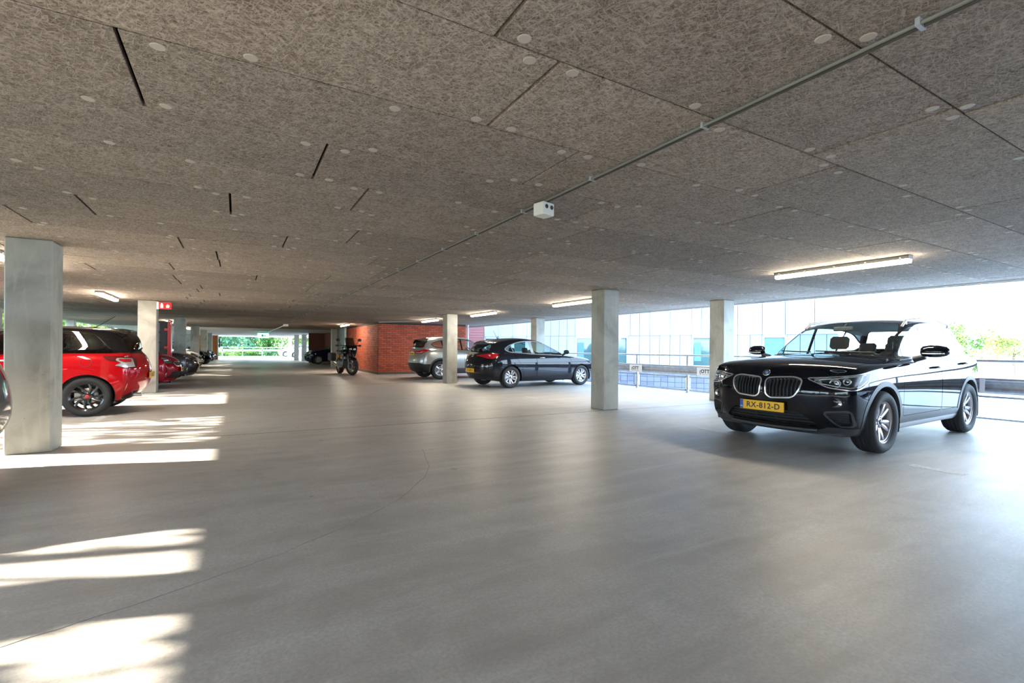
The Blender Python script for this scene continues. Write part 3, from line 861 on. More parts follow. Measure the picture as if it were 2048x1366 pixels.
# downpipes and cream wall beyond
meta(MB().tube([(9.44, 20.62, 0), (9.44, 20.62, ZC)], .045, 12).build('downpipe', 'pvc_white'), 'white downpipe at the right end of the brick block', 'pipe')
cw = MB().cbox(4.93, 5.42, 30.0, 30.3, 0, ZC, .01).build('wall_far', 'cream'); meta(cw, kind='structure')
bw = MB().box(5.42, 9.6, 30.05, 30.3, 0, ZC).build('wall_right', 'slab_dark', kind='structure')
MB().box(5.2, 5.23, 27.4, 30, 0, ZC).build('door_1', 'pipe_grey', kind='structure')
meta(MB().tube([(4.86, 29.95, 0), (4.86, 29.95, ZC)], .035, 10).build('wall_pipe', 'pvc_white'), 'thin white pipe at the left edge of the cream wall', 'pipe')
q = empty('rain_pipe', (5.12, 27.0, 0), label='tall steel pipe behind the motorcycle', cat='pipe')
MB().lathe([(.075, 0), (.075, ZC)], 16).build('pipe_body', 'galv', q)
for z in (.5, 1.2, 1.9): MB().lathe([(.075, z-.02), (.085, z-.02), (.085, z+.02), (.075, z+.02)], 16).build('pipe_clamp', 'galv_dark', q)
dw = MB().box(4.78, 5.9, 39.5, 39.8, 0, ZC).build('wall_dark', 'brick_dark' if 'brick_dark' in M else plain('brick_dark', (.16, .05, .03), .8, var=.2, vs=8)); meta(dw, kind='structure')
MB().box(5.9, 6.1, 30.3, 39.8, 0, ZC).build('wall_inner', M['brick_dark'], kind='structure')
# left end
ow = MB().box(-3.2, -1.53, 50.6, 50.9, 0, ZC-.06).build('wall_orange', 'orange_wall', kind='structure')
MB().box(-1.53, -1.44, 50.5, 50.95, 0, ZC-.05).build('door_frame', 'plaster', ow)
MB().box(-6.25, -3.2, 50.6, 50.9, 0, ZC).build('wall_end', 'wall_concrete', kind='structure')
MB().box(-2.07, -1.78, 45.6, 45.8, 1.62, ZC).build('beam_stub', 'cream', ow); MB().box(-2.07, -1.80, 45.6, 45.9, 0, 1.62).build('dark_locker', 'trim_black', ow)
mb_ = MB().cbox(-1.40, -1.30, 50.4, 50.5, 1.1, 1.9, .01).build('wall_box', 'trim_black'); meta(mb_, 'small black box on the edge of the orange wall', 'box')

# ---------------------------------------------------------------- lamps, conduits, signs
def lamp_proto():
    e = empty('ceiling_light'); L_ = 1.6
    h = MB().prism(rpoly([(-.055, 0), (.055, 0), (.062, -.045), (-.062, -.045)], .012, 2), -L_/2, L_/2, 'xz').build('housing', 'lamp_housing', e)
    d = MB().prism(rpoly([(-.058, -.046), (.058, -.046), (.044, -.088), (-.044, -.088)], .02, 4), -L_/2+.01, L_/2-.01, 'xz').build('diffuser', 'tube_light', e)
    for y in (-.72, -.36, 0, .36, .72):
        for s_ in (1, -1): MB().cbox(s_*.062-.006, s_*.062+.006, y-.012, y+.012, -.060, -.018, .002).build('clip', 'chrome', h)
    return e
lp = lamp_proto(); first = True
for x, y, l in [(6.78, 3.32, 'long fluorescent ceiling light above the black crossover'), (6.72, 8.85, 'ceiling light partly hidden by the column in front of the hatchback'), (6.60, 13.3, 'ceiling light above the anthracite hatchback'),
                (6.45, 17.6, 'ceiling light in front of the brick block wall'), (-2.42, 13.3, 'ceiling light above the red cars, left of the fire sign'), (-2.50, 25.0, 'ceiling light behind the red fire cabinet'),
                (4.42, 23.6, 'ceiling light above the motorcycle'), (-2.46, 8.6, 'ceiling light hidden behind the nearest column'), (-2.46, 33.5, 'farthest ceiling light of the left row'), (5.5, 47.6, 'far ceiling light at the right of the green opening')]:
    o = lp if first else copy_tree(lp); first = False
    o.location = (x, y, ZC); meta(o, l, 'lamp', 'tube lights on the garage ceiling')
cd = empty('ceiling_conduit', (2.0, 0, ZC), label='pair of dark conduits running along the middle of the ceiling', cat='conduit')
MB().tube([(-.016, -3, -.018), (-.016, 24, -.018)], .0075, 8).build('conduit_pipe', 'conduit_grey', cd); MB().tube([(.010, -3, -.018), (.010, 24, -.018)], .007, 8).build('conduit_pipe', 'conduit_dark', cd)
cl_ = MB().box(-.028, .024, -.007, .007, -.027, 0).mesh('conduit_clip', 'galv_dark')
for k in range(28): link('conduit_clip', cl_, cd, (0, -1.0+k*.86, 0))
jb = empty('junction_box', (2.01, 3.03, ZC), rz=.25, label='white box with two round ports hanging beside the ceiling conduit', cat='box')
MB().cbox(-.06, .06, -.055, .055, -.115, -.02, .006).build('box_body', 'pvc_white', jb); MB().box(-.012, .012, -.02, .02, -.02, 0).build('bracket', 'galv_dark', jb)
for x in (-.028, .028): MB().lathe([(0, -.0585), (.015, -.0585), (.017, -.054)], 14, mat=Matrix.Translation((x, 0, -.055)), axis='y', smooth=False).build('port', 'trim_black', jb)
c2_ = empty('wall_conduit', (0, 0, 0), label='white conduit from the brick block to the ceiling light', cat='conduit')
MB().tube([(5.2, 20.4, ZC-.02), (6.45, 18.6, ZC-.02), (6.45, 18.2, ZC-.02)], .018, 6).build('conduit_pipe', 'pvc_white', c2_)
es = empty('exit_sign', (1.65, 39.0, ZC-.02), label='green illuminated exit sign hanging in front of the far opening', cat='sign')
MB().cbox(-.36, .36, -.03, .03, -.42, -.08, .01).build('sign_box', 'sign_green', es); MB().box(-.30, -.28, -.01, .01, -.09, .02).build('rod', 'galv_dark', es); MB().box(.28, .30, -.01, .01, -.09, .02).build('rod', 'galv_dark', es)
MB().prism([(-.12, -.18), (0, -.14), (.0, -.22), (.18, -.22), (.18, -.28), (0, -.28), (0, -.36), (-.12, -.30)], -.034, -.031, 'xz').build('arrow', 'sign_white', es)
c3_ = empty('far_conduit', (0, 0, 0), label='pale conduit crossing the far ceiling to the exit sign', cat='conduit')
MB().tube([(1.95, 38.8, ZC-.03), (2.02, 25.5, ZC-.03)], .022, 6).build('conduit_pipe', 'pvc_white', c3_); MB().cbox(1.93, 2.13, 25.1, 25.5, ZC-.11, ZC-.006, .01).build('junction', 'pvc_white', c3_)
fs_ = empty('fire_sign', (-1.70, 14.42, 2.13), label='red fire hose and extinguisher sign on the second column', cat='sign')
MB().box(.0, .30, -.006, .006, -.085, .085).build('sign_plate', 'red_gloss', fs_); MB().box(0, .045, -.009, .009, -.09, .09).build('sign_mount', 'sign_white', fs_)
s1 = MB().prism([(.075, -.06), (.135, -.06), (.135, .02), (.12, .04), (.12, .06), (.09, .06), (.09, .04), (.075, .02)], -.010, -.0065, 'xz'); s1.build('extinguisher_mark', 'white_paint', fs_)
s1 = MB().prism([(.19, -.05), (.25, -.05), (.262, -.01), (.245, .03), (.235, .005), (.215, .05), (.205, .01), (.192, .02)], -.010, -.0065, 'xz'); s1.build('flame_mark', 'white_paint', fs_)
fc = empty('fire_cabinet', (-2.05, 18.3, 0), label='tall dark cabinet with a red hinged door edge, behind the second column', cat='cabinet')
MB().cbox(-.42, .18, 0, .3, .1, 1.92, .01).build('cabinet_body', 'dark_panel', fc)
for k in range(5): MB().cbox(-.36, -.02, -.012, 0, .35+k*.31, .62+k*.31, .004).build('panel', 'pipe_grey', fc)
rd_ = MB().cbox(.18, .27, -.05, .32, .08, 1.94, .012).build('red_door', 'red_gloss', fc)
for z in (.55, 1.1, 1.66): MB().cbox(.10, .20, -.07, -.01, z-.04, z+.04, .008).build('hinge', 'red_gloss', rd_)
MB().box(-.42, .27, 0, .3, 0, .1).build('cabinet_foot', 'trim_black', fc)
# parking bay marks
for n, (x, y, w, h, l) in enumerate([(5.80, 4.38, .11, .5, 'white bay mark under the front of the black crossover'), (5.80, 1.94, .13, .42, 'white bay mark on the floor right of the black crossover wheel'), (5.95, 9.45, .11, .6, 'short white bay mark in front of the anthracite hatchback'),
                                  (-1.84, 9.75, .11, .8, 'white bay mark beside the rear wheel of the red hatchback'), (-1.80, 12.2, .11, .6, 'white bay mark behind the red hatchback bumper')]):
    o = MB().box(x-w/2, x+w/2, y-h/2, y+h/2, -.003, .0018).build('bay_mark', 'line_white'); meta(o, l, 'marking', 'painted bay marks')
# ---------------------------------------------------------------- barrier and fence on the right
RX = 10.36
fn = empty('railing', (RX, 0, 0), label='galvanised steel railing with handrail along the open right side', cat='railing')
MB().tube([(0, -8, .985), (0, 24, .985)], .024, 10).build('handrail', 'galv', fn)
pmz = MB().cbox(-.03, .03, -.028, .028, .0, .985, .004).mesh('post', 'galv'); pft = MB().cbox(-.06, .06, -.05, .05, 0, .015, .003).mesh('foot_plate', 'galv_dark')
ys = [1.32+1.84*k for k in range(-5, 13)]
for y in ys:
    o = link('post', pmz, fn, (0, y, 0)); link('foot_plate', pft, o)
for i in range(len(ys)-1):
    y0, y1 = ys[i]+.06, ys[i+1]-.06; m = MB(); m.box(-.012, .012, y0, y1, .40, .432); m.box(-.012, .012, y0, y1, .055, .085); m.box(-.012, .012, y0, y0+.02, .055, .43); m.box(-.012, .012, y1-.02, y1, .055, .43)
    m.build('frame_panel', 'galv', fn)
gr_ = empty('guard_rail', (RX-.09, 0, 0), label='corrugated steel guard rail fixed in front of the railing', cat='guard rail')
prof = [(0, .70), (-.02, .695), (-.045, .67), (-.045, .645), (-.01, .61), (-.01, .565), (-.045, .53), (-.045, .505), (-.02, .475), (0, .47)]
m = MB(); vs = []
for y in (-8, 24):
    vs += [(a, y, z) for a, z in prof]+[(a+.006, y, z) for a, z in prof[::-1]]
n_ = len(prof)*2; m.add(vs, [(i, (i+1) % n_, n_+(i+1) % n_, n_+i) for i in range(n_)]); m.build('beam', 'galv_dark', gr_)
MB().tube([(-.01, -8, .705), (-.01, 24, .705)], .014, 6).build('top_edge', 'galv', gr_)
for y in ys: MB().box(-.0, .06, y-.03, y+.03, .52, .66).build('spacer', 'galv_dark', gr_)
def sign_ott(y, label):
    e = empty('plate_sign', (RX-.148, y, .583), label=label, cat='sign')
    MB().cbox(-.006, .006, -.25, .25, -.105, .105, .002).build('sign_plate', 'sign_white', e)
    me = text_mesh('OTT', .125, 'black_paint', .0006, 1.0, .004); t = link('lettering', me, e); t.matrix_local = Matrix.Translation((-.0075, -.0, .005)) @ Matrix(((0, 0, -1, 0), (-1, 0, 0, 0), (0, 1, 0, 0), (0, 0, 0, 1)))
    m = MB(); pts = [(-.0085, .13-.045*math.cos(a)+.045-.03, .0+.07*math.sin(a)) for a in [-1.2+2.2*i/8 for i in range(9)]]
    m.tube([(-.0085, .155+.03*math.cos(a)-.03, -.01-.06*math.sin(a)) for a in [-.9+i*.28 for i in range(9)]], .006, 5); m.build('arc_mark', 'black_paint', e)
    MB().box(-.0085, -.006, -.12, .08, -.075, -.068).build('small_line', 'conduit_grey', e)
sign_ott(10.44, 'white OTT plate on the guard rail, between the two middle columns'); sign_ott(8.02, 'white plate on the guard rail, half hidden by the column')
for y, l in ((2.95, 'blank joint plate on the guard rail behind the black crossover'),):
    meta(MB().cbox(RX-.152, RX-.14, y-.12, y+.12, .48, .70, .002).build('joint_plate', 'sign_white'), l, 'plate')
# ---------------------------------------------------------------- outside: ground, facade, trees
gm = MB(); gm.add([(10.62, -60, -1.0), (140, -60, -1.0), (140, 160, -1.0), (10.62, 160, -1.0)], [(0, 1, 2, 3)]); gm.build('ground_right', 'ground_pale', kind='structure')
gm = MB(); gm.add([(-140, -60, -.05), (-6.5, -60, -.05), (-6.5, 160, -.05), (-140, 160, -.05)], [(0, 1, 2, 3)]); gm.build('ground_left', plain('grass_ground', (.12, .17, .06), .9, var=.2, vs=.8), kind='structure')
gm = MB(); gm.add([(-6.5, 70, -.4), (10.62, 70, -.4), (10.62, 160, -.4), (-6.5, 160, -.4)], [(0, 1, 2, 3)]); gm.build('ground_far', M['grass_ground'], kind='structure')
MB().box(10.5, 10.62, -9, 70, -1.0, -.01).build('trim_5', 'deck_concrete', kind='structure')
def ray(px):
    u = (px-1024)/FPX; s_, c_ = math.sin(TH), math.cos(TH); return Vector((s_+u*c_, c_-u*s_, 0))
P0 = ray(970)*29.0; P1 = ray(1677)*20.8; FD = (P1-P0).normalized(); FL = (P1-P0).length
def ufac(px):
    r = ray(px); # P0+FD*u = r*t
    den = r.x*(-FD.y)+r.y*FD.x; t = (P0.x*(-FD.y)+P0.y*FD.x)/den; return (r*t-P0).dot(FD)
fa = empty('office_building', (P0.x, P0.y, 0), rz=math.atan2(FD.y, FD.x), label='pale panelled office building outside beyond the railing', cat='building')
u0 = ufac(937); ub = ufac(969); uE = FL
MB().box(ub, uE, .02, 8, -1.0, 6).build('building_body', 'facade_joint', fa)
# storey panels: (px0, px1, kind)
JZ = EYE+.73
def fpan(a, b, z0, z1, mat, y=-.03): 
    MB().cbox(a+.012, b-.012, y, .03, z0+.008, z1-.008, .006).build('facade_panel', mat, fa)
top = [(969, 996.5, 'facade_white'), (996.5, 1025.5, 'facade_white'), (1025.5, 1054, 'facade_white'), (1054, 1061, 'facade_frame'), (1061, 1083, 'facade_white'), (1083, 1101, 'facade_blue'), (1101, 1118, 'facade_blue'), (1118, 1134, 'facade_blue'), (1134, 1151, 'facade_blue'), (1151, 1187, 'facade_white'), (1187, 1222, 'facade_white'), (1222, 1260, 'facade_white'), (1260, 1279, 'facade_blue'), (1279, 1300, 'facade_blue'),
       (1300, 1340, 'facade_white'), (1340, 1383, 'facade_white'), (1383, 1403, 'facade_white'), (1403, 1426, 'facade_white'), (1426, 1475, 'facade_white'), (1475, 1524, 'facade_white'), (1524, 1570, 'facade_white'), (1570, 1629, 'facade_white'), (1629, 1677, 'facade_white')]
for a, b, mt_ in top: fpan(ufac(a), ufac(b), JZ, JZ+2.2, mt_, -.05 if mt_ == 'facade_white' else -.02)
low = [(969, 996.5, 'w'), (996.5, 1025.5, 'w'), (1025.5, 1054, 'w'), (1054, 1083, 'f'), (1083, 1101, 'b'), (1101, 1118, 'b'), (1118, 1134, 'b'), (1134, 1151, 'b'), (1151, 1189, 'w'), (1189, 1222, 'b'), (1222, 1257, 'w'), (1257, 1279, 'b'), (1279, 1300, 'b'), (1300, 1319, 'b'), (1319, 1340, 'b'), (1340, 1360, 'b'), (1360, 1383, 'b'), (1383, 1426, 'w'), (1426, 1475, 'b'), (1475, 1500, 'b'), (1500, 1524, 'b'), (1524, 1574, 't'), (1574, 1600, 'b'), (1600, 1629, 'b'), (1629, 1653, 'b'), (1653, 1677, 'b')]
for a, b, k in low:
    ua, ub_ = ufac(a), ufac(b)
    if k in 'bf': fpan(ua, ub_, .30, JZ, 'facade_blue' if k == 'b' else 'facade_frame', -.03)
    else:
        w = MB(); w.box(ua+.02, ub_-.02, .0, .04, .32, JZ-.02); wo = w.build('window', 'window_dark' if k == 'w' else 'blind_teal', fa)
        f = MB(); 
        for bx in ((ua, ua+.09, .3, JZ), (ub_-.09, ub_, .3, JZ), (ua, ub_, JZ-.12, JZ), (ua, ub_, .3, .38)): f.box(bx[0], bx[1], -.05, .03, bx[2], bx[3])
        f.build('window_frame', 'facade_frame', wo)
        if b-a > 30: MB().box(ua+.12, lerp(ua, ub_, .45), -.004, .0, .6, 1.5).build('blind', 'blind_teal', wo)
# tiled plinth
tm1 = MB().cbox(0, .325, -.02, .02, 0, .235, .004); tz = [(-1.0+k*.25) for k in range(6)]
tl_ = [tm1.mesh('tile', t_) for t_ in ('facade_tile', 'facade_tile_dark', 'facade_tile')]
n_ = 0; rest = MB()
for r_ in range(5):
    u = ufac(1180)+(r_ % 2)*.0
    while u < ufac(1440):
        link('tile', tl_[R.randrange(3)], fa, (u, 0, -.98+r_*.25)); u += .34
MB().box(ub, uE, -.012, .03, .20, .30).build('sill_band', 'facade_frame', fa)
# brick end of the building
be = MB().box(u0-3, ub, .0, 8, -1, 6).build('brick_end', 'brick_pink', fa)
m = MB()
for k in range(22): m.box(u0-3, ub-.02, -.012, .02, EYE-.6+k*.16, EYE-.6+k*.16+.13)
m.build('brick_courses', 'brick_pink', be, kind='stuff')
# overhanging storey to the right
zB = EYE+74/FPX*20.8; A_ = ray(1677)*20.8; B_ = ray(1825)*15.7; C_ = ray(1677)*23.7; inv = fa.matrix_basis.inverted() if False else Matrix.Translation((P0.x, P0.y, 0)) @ Matrix.Rotation(math.atan2(FD.y, FD.x), 4, 'Z'); inv = inv.inverted()
pp_ = [inv @ p for p in (A_, B_, C_)]
MB().prism([(p.x, p.y) for p in pp_], zB, 6, 'xy').build('overhang', 'facade_white', fa)
MB().prism([(p.x, p.y) for p in pp_], zB-.05, zB, 'xy').build('overhang_soffit', 'facade_blue', fa)
# far railing
fr2 = empty('far_railing', (0, 69.5, 0), label='steel railing across the far opening with trees behind', cat='railing')
MB().box(-6, 12, -.03, .03, .62, .85).build('beam', 'galv', fr2); MB().tube([(-6, 0, 1.12), (12, 0, 1.12)], .03, 6).build('handrail', 'galv_dark', fr2)
for k in range(9): MB().box(-6+k*2.2, -5.92+k*2.2, -.03, .03, 0, 1.12).build('post', 'galv_dark', fr2)
# trees
def crown_mesh(seed, n, leaf, mat, hollow=.35, flat=1.0, sp=10):
    rr = random.Random(seed); m = MB(); cl = [(Vector((rr.uniform(-1, 1), rr.uniform(-1, 1), rr.uniform(-1, 1)*flat)), rr.uniform(.25, .5)) for _ in range(sp*3)]
    cl = [c for c in cl if .2 < c[0].length < 1.0][:sp+6]
    for i in range(n):
        c, r = rr.choice(cl); d = Vector((rr.gauss(0, 1), rr.gauss(0, 1), rr.gauss(0, 1))).normalized(); p = c+d*r*rr.uniform(hollow, 1)
        a = Vector((rr.gauss(0, 1), rr.gauss(0, 1), rr.gauss(0, 1))).normalized(); b = a.orthogonal().normalized(); s = leaf*rr.uniform(.6, 1.4)
        m.add([p-a*s*.5, p+b*s*.28, p+a*s*.5, p-b*s*.28], [(0, 1, 2, 3)])
    return m.mesh('foliage', mat)
cms = {k: crown_mesh(s_, n, lf, k) for s_, n, lf, k in ((1, 2600, .11, 'leaf_green'), (2, 2600, .11, 'leaf_teal'), (3, 2400, .11, 'leaf_lime'))}
cms['sparse'] = crown_mesh(9, 620, .15, 'leaf_green', .2, 1, 9)
ORD = 'first second third fourth fifth sixth seventh eighth ninth tenth eleventh twelfth thirteenth fourteenth'.split()
def tree(x, y, h, w, kind, label, base=0, zc=None, group=None, gz=0):
    e = empty('tree', (x, y, gz), rz=R.uniform(0, 6), label=label, cat='tree', group=group); zc = zc or h*.6
    m = MB(); m.tube([(0, 0, 0), (.1, .05, zc*.5), (0, .1, zc)], [.14, .11, .05], 7)
    for k in range(4): a = k*1.6; m.tube([(0, .08, zc*.7), (math.cos(a)*w*.4, math.sin(a)*w*.4, zc*1.05)], [.05, .02], 5)
    m.build('trunk', 'bark', e); link('foliage', cms[kind], e, (0, 0, zc), (0, 0, R.uniform(0, 6)), (w, w, h-zc), kind='stuff')
# left, beyond the wall openings
for k in range(12): tree(-13.8-R.uniform(0, 1.2), 20+k*3.6, 7.6, 3.5, ['leaf_green', 'leaf_teal', 'leaf_lime'][k % 3], 'bright green tree beyond the left wall openings, the %s from the near end' % ORD[k], zc=2.9, group='trees outside the left wall')
for k in range(14): 
    e = empty('hedge_bush', (-9.6+R.uniform(-.3, .3), -8+k*3.4, 0), rz=R.uniform(0, 6), label='low green bush outside the left wall, the %s from the near end' % ORD[k], cat='bush', group='hedge outside the left wall')
    link('foliage', cms[['leaf_green', 'leaf_lime'][k % 2]], e, (0, 0, .75), (0, 0, 0), (1.7, 1.7, .9), kind='stuff'); MB().tube([(0, 0, 0), (0, 0, .7)], [.06, .03], 6).build('stem', 'bark', e)
for k, (x, y, zc, w) in enumerate([(-9.2, 4.5, 3.15, 1.25), (-9.5, 6.3, 3.4, 1.15), (-10.4, 3.0, 3.9, 1.2), (-9.5, 11.0, 3.3, 1.15)]):
    tree(x, y, zc+1.6, w, 'sparse', 'loose leafed young tree outside the left wall, the %s from the near end' % ORD[[1, 2, 0, 3][k]], zc=zc, group='young trees left of the garage')
# low kerbs / steps beyond the fence at the far right
for k, (x, y, l_) in enumerate([(13.6, 2.62, 1.1), (13.9, 3.1, 1.3), (14.4, 3.62, 1.5), (15.0, 4.2, 1.5)]):
    meta(MB().cbox(-l_/2, l_/2, -.12, .12, 0, .09, .01).build('concrete_step', 'deck_concrete', loc=(x+.5, y, -1.0)), 'low concrete step beyond the railing at far right, the %s from the right' % ORD[k], 'step', 'concrete steps beyond the railing')
# far end
for k, (x, y, kd_) in enumerate([(-7, 80, 'leaf_teal'), (-3.4, 84, 'leaf_green'), (.5, 81, 'leaf_teal'), (4.2, 85, 'leaf_green'), (7.8, 80, 'leaf_lime'), (11.5, 86, 'leaf_lime'), (-10.5, 86, 'leaf_green'), (2.2, 92, 'leaf_lime')]):
    tree(x, y, 7.5, 3.4, kd_, 'green tree behind the far railing, the %s one counted from the left' % ORD[[1, 2, 3, 5, 6, 7, 0, 4][k]], zc=2.6, group='trees beyond the far opening', gz=-.4)
for k in range(7): 
    e = empty('shrub', (-6+k*2.6, 74.5, -.4), rz=k, label='low shrub behind the far railing, the %s one counted from the left' % ORD[k], cat='bush', group='shrubs beyond the far railing'); link('foliage', cms[['leaf_green', 'leaf_teal', 'leaf_lime'][k % 3]], e, (0, 0, .8), (0, 0, 0), (1.9, 1.6, .9), kind='stuff')
# right
for k, (x, y, w, h) in enumerate([(60, 19.5, 2.6, 4.9), (63, 15.5, 2.6, 4.6), (66, 12, 3.0, 4.4), (60, 6.0, 3.2, 4.6), (61, 2.0, 3.4, 4.7), (62, -3, 3.5, 5)]):
    tree(x, y, h, w, ['leaf_green', 'leaf_lime'][k % 2], 'distant sunlit tree beyond the open ground, the %s one counted from the left' % ORD[k], zc=2.6, group='trees far right', gz=-1)
# ---------------------------------------------------------------- black compact crossover (front right of the picture)
def make_crossover():
    S = dict(
        st=[(2.17, .93, .90, .22, .71), (2.02, .985, .93, .20, .84), (1.72, 1.04, .955, .21, .895), (1.34, 1.07, .975, .22, .91), (1.00, 1.09, .985, .21, .91),
            (.82, 1.10, .99, .21, .905), (.42, 1.11, 1.00, .21, .905), (-.10, 1.12, 1.01, .21, .91), (-.62, 1.13, 1.02, .21, .91), (-1.02, 1.14, 1.03, .21, .915),
            (-1.36, 1.15, 1.035, .22, .915), (-1.75, 1.15, 1.035, .22, .90), (-2.10, 1.14, 1.02, .24, .855), (-2.27, 1.05, .98, .26, .76)],
        levels=[(0, .93), (.20, .985), (.48, 1.0), (.78, 1.0), (1, .965)],
        rows=[0, .42, .84, 1.0], crown=[0.0, .06, .45, 1.0],
        front=[-.16, -.015, .02, .03, -.10], fcurve=[0, .03, .10, .21], rear=[-.10, .02, .03, -.01, -.05], rcurve=[0, .02, .10, .20],
        gh=(5, 12), cowlc=[-.10, -.06, .14, .2],
        glv=[(.50, -2.06, .45, .42), (.13, -1.93, .93, .93), (-.02, -1.86, 1.0, 1.06)],
        wcurve=[-.09, -.05, .10], gcurve=[-.04, -.01, .10],
        roof=[1.545, 1.585, 1.60, 1.60, 1.59, 1.57, 1.545, 1.52], rdrop=[0, .008, .045, .05], gy=[.60, .61, .615, .615, .61, .60, .585, .565],
        crease={4: .35, 3: .15, 1: .3}, fit=(-2.265, 2.17, .91, .20, 1.585), fcrease={1: .3, 3: .2}, beltcrease=.35, spcrease=.75)
    # the crown list gives the blend from centre height to edge height
    S['crown'] = [1.0, .93, .55, 0]
    sh = Shell(S, 3)
    car = empty('crossover_car', label='black crossover with twin oval grille, parked nose toward the aisle at far right', cat='car')
    AR = [(1.335, .345), (-1.335, .345)]
    for (x, z) in AR:
        sh.cut('side', circ(x, z, .395, 44), 'hole', rings=[(.055, 'cladding')], nmin=-.2, zr=(.0, .9))
    sh.kill('hole')
    # lower cladding
    def low(c, n, t):
        if t == 'body' and n.z < -.75 and c.z < .45: return 'under'
    sh.retag(low)
    sh.cut('side', [(-.92, .10), (.92, .10), (.92, .375), (-.92, .375)], 'cladding', over=['body'])
    sh.cut('side', [(-.96, .10), (.96, .10), (.96, .30), (-.96, .30)], 'sill', over=['cladding'])
    sh.cut('front', [(-.86, .10), (.86, .10), (.86, .30), (.6, .30), (.48, .285), (-.48, .285), (-.6, .30), (-.86, .30)], 'front_cladding', over=['body'], both=False, xr=(1.6, 3))
    sh.cut('side', [(-2.4, .1), (-1.6, .1), (-1.6, .40), (-2.4, .44)], 'rear_cladding', over=['body'])
    # side glass
    dlo = rpoly([(.66, 1.035), (.30, 1.31), (.02, 1.425), (-.45, 1.475), (-1.05, 1.465), (-1.55, 1.405), (-1.93, 1.215), (-1.80, 1.15), (-.9, 1.105)], [.03, .2, .2, .2, .2, .15, .05, .05, .0], 4)
    sh.cut('side', dlo, 'glass', over=['body'], rings=[(.014, 'chrome_trim')], nmin=.25, zr=(.95, 2))
    for a, b, c, d in [(-.27, -.35, -.33, -.42), (-1.14, -1.20, -1.32, -1.38)]:
        sh.cut('side', [(a, 1.0), (b, 1.0), (d, 1.55), (c, 1.55)], 'pillar', over=['glass'], nmin=.2)
    sh.cut('side', [(.43, 1.0), (.40, 1.0), (.34, 1.4), (.37, 1.4)], 'pillar', over=['glass'], nmin=.2)
    # windscreen, rear screen
    ws = rpoly([(-.69, 1.085), (.69, 1.085), (.655, 1.2), (.60, 1.38), (.535, 1.50), (0, 1.53), (-.535, 1.50), (-.60, 1.38), (-.655, 1.2)], [.04, .04, .1, .1, .07, .3, .07, .1, .1], 3)
    sh.cut('front', ws, 'windscreen', over=['body'], both=False, nmin=.12, xr=(-.2, 1.3), zr=(1.04, 1.6), rings=[(.022, 'black_edge')])
    rs = rpoly([(-.62, 1.17), (.62, 1.17), (.50, 1.45), (-.50, 1.45)], .06, 4)
    sh.cut('rear', rs, 'rear_screen', over=['body'], both=False, nmin=.1, xr=(-2.6, -1.5), zr=(1.05, 1.6), rings=[(.02, 'black_edge')])
    # doors with gaps
    fd = rpoly([(.86, .39), (.86, .80), (.74, 1.0), (-.315, 1.06), (-.30, .39)], [.03, .1, .02, .02, .03], 3)
    sh.cut('side', fd, 'door_front', over=['body'], rings=[(.007, 'seam')])
    rd = rpoly([(-.322, .39), (-.322, 1.07), (-1.40, 1.12), (-1.28, .93), (-1.0, .80), (-.90, .62), (-.86, .39)], [.03, .02, .02, .1, .1, .1, .03], 3)
    sh.cut('side', rd, 'door_rear', over=['body'], rings=[(.007, 'seam')])
    # hood
    hd = rpoly([(2.02, -.60), (2.08, -.3), (2.10, 0), (2.08, .3), (2.02, .60), (1.72, .765), (1.2, .80), (.72, .76), (.90, .3), (.95, 0), (.90, -.3), (.72, -.76), (1.2, -.80), (1.72, -.765)], .03, 2)
    sh.cut('top', hd, 'bonnet', over=['body'], both=False, nmin=.15, rings=[(.006, 'seam')], zr=(.8, 1.3))
    # headlamps
    hl = rpoly([(-.17, .822), (.12, .848), (.36, .895), (.335, .80), (.24, .725), (.16, .712), (-.02, .735)], [.02, .1, .015, .03, .04, .03, .05], 4)
    sh.cut(38, [(a*1.12-.725, b) for a, b in hl], 'headlamp', over=['body', 'bonnet', 'seam'], nmin=.15, zr=(.6, 1.0), rings=[(.010, 'lamp_edge')])
    # kidneys
    kd = rpoly([(.030, .805), (.31, .825), (.40, .80), (.38, .70), (.32, .612), (.09, .597), (.045, .63)], [.05, .09, .05, .07, .07, .05, .04], 4)
    sh.cut('front', kd, 'kidney', over=['body', 'bonnet', 'seam'], xr=(1.5, 3), rings=[(.014, 'kidney_ring')])
    # lower intakes
    sh.cut('front', rpoly([(-.38, .45), (.38, .45), (.53, .33), (.5, .30), (-.5, .30), (-.53, .33)], .03, 3), 'lower_intake', over=['body', 'front_cladding'], both=False, xr=(1.5, 3))
    sh.cut('front', rpoly([(-.38, .565), (.38, .565), (.62, .31), (.5, .26), (-.5, .26), (-.60, .31)], .04, 3), 'intake_surround', over=['body', 'front_cladding'], both=False, xr=(1.5, 3))
    si = rpoly([(.60, .46), (.80, .48), (.815, .335), (.70, .325)], .03, 3)
    sh.cut('front', si, 'side_intake', over=['body', 'front_cladding'], xr=(1.2, 3), rings=[(.018, 'intake_ring')])
    # rear lamps
    sh.cut(140, rpoly([(1.12, .97), (.95, 1.0), (.66, 1.02), (.60, .94), (.72, .86), (1.12, .88)], .04, 3), 'tail_lamp', over=['body'], nmin=.1, xr=(-2.6, -1.6))
    E = lambda *a, **k: sh.extract(*a, **k)
    body = E('body', 'body_shell', 'paint_black', car, rim=.02)
    E('under', 'underbody', 'trim_black', car)
    E('body', 'headliner', 'headliner', car, off=-.03, cond=lambda c: c.z > 1.40)
    E('cladding', 'wheel_arch_trim', 'cladding', car, split=True, off=.004, rim=.03, label='grey plastic arch and sill trim')
    E('sill', 'sill', 'satin_silver', car, split=True, off=.004, rim=.02); E('front_cladding', 'front_skirt', 'cladding', car, off=.002, rim=.02)
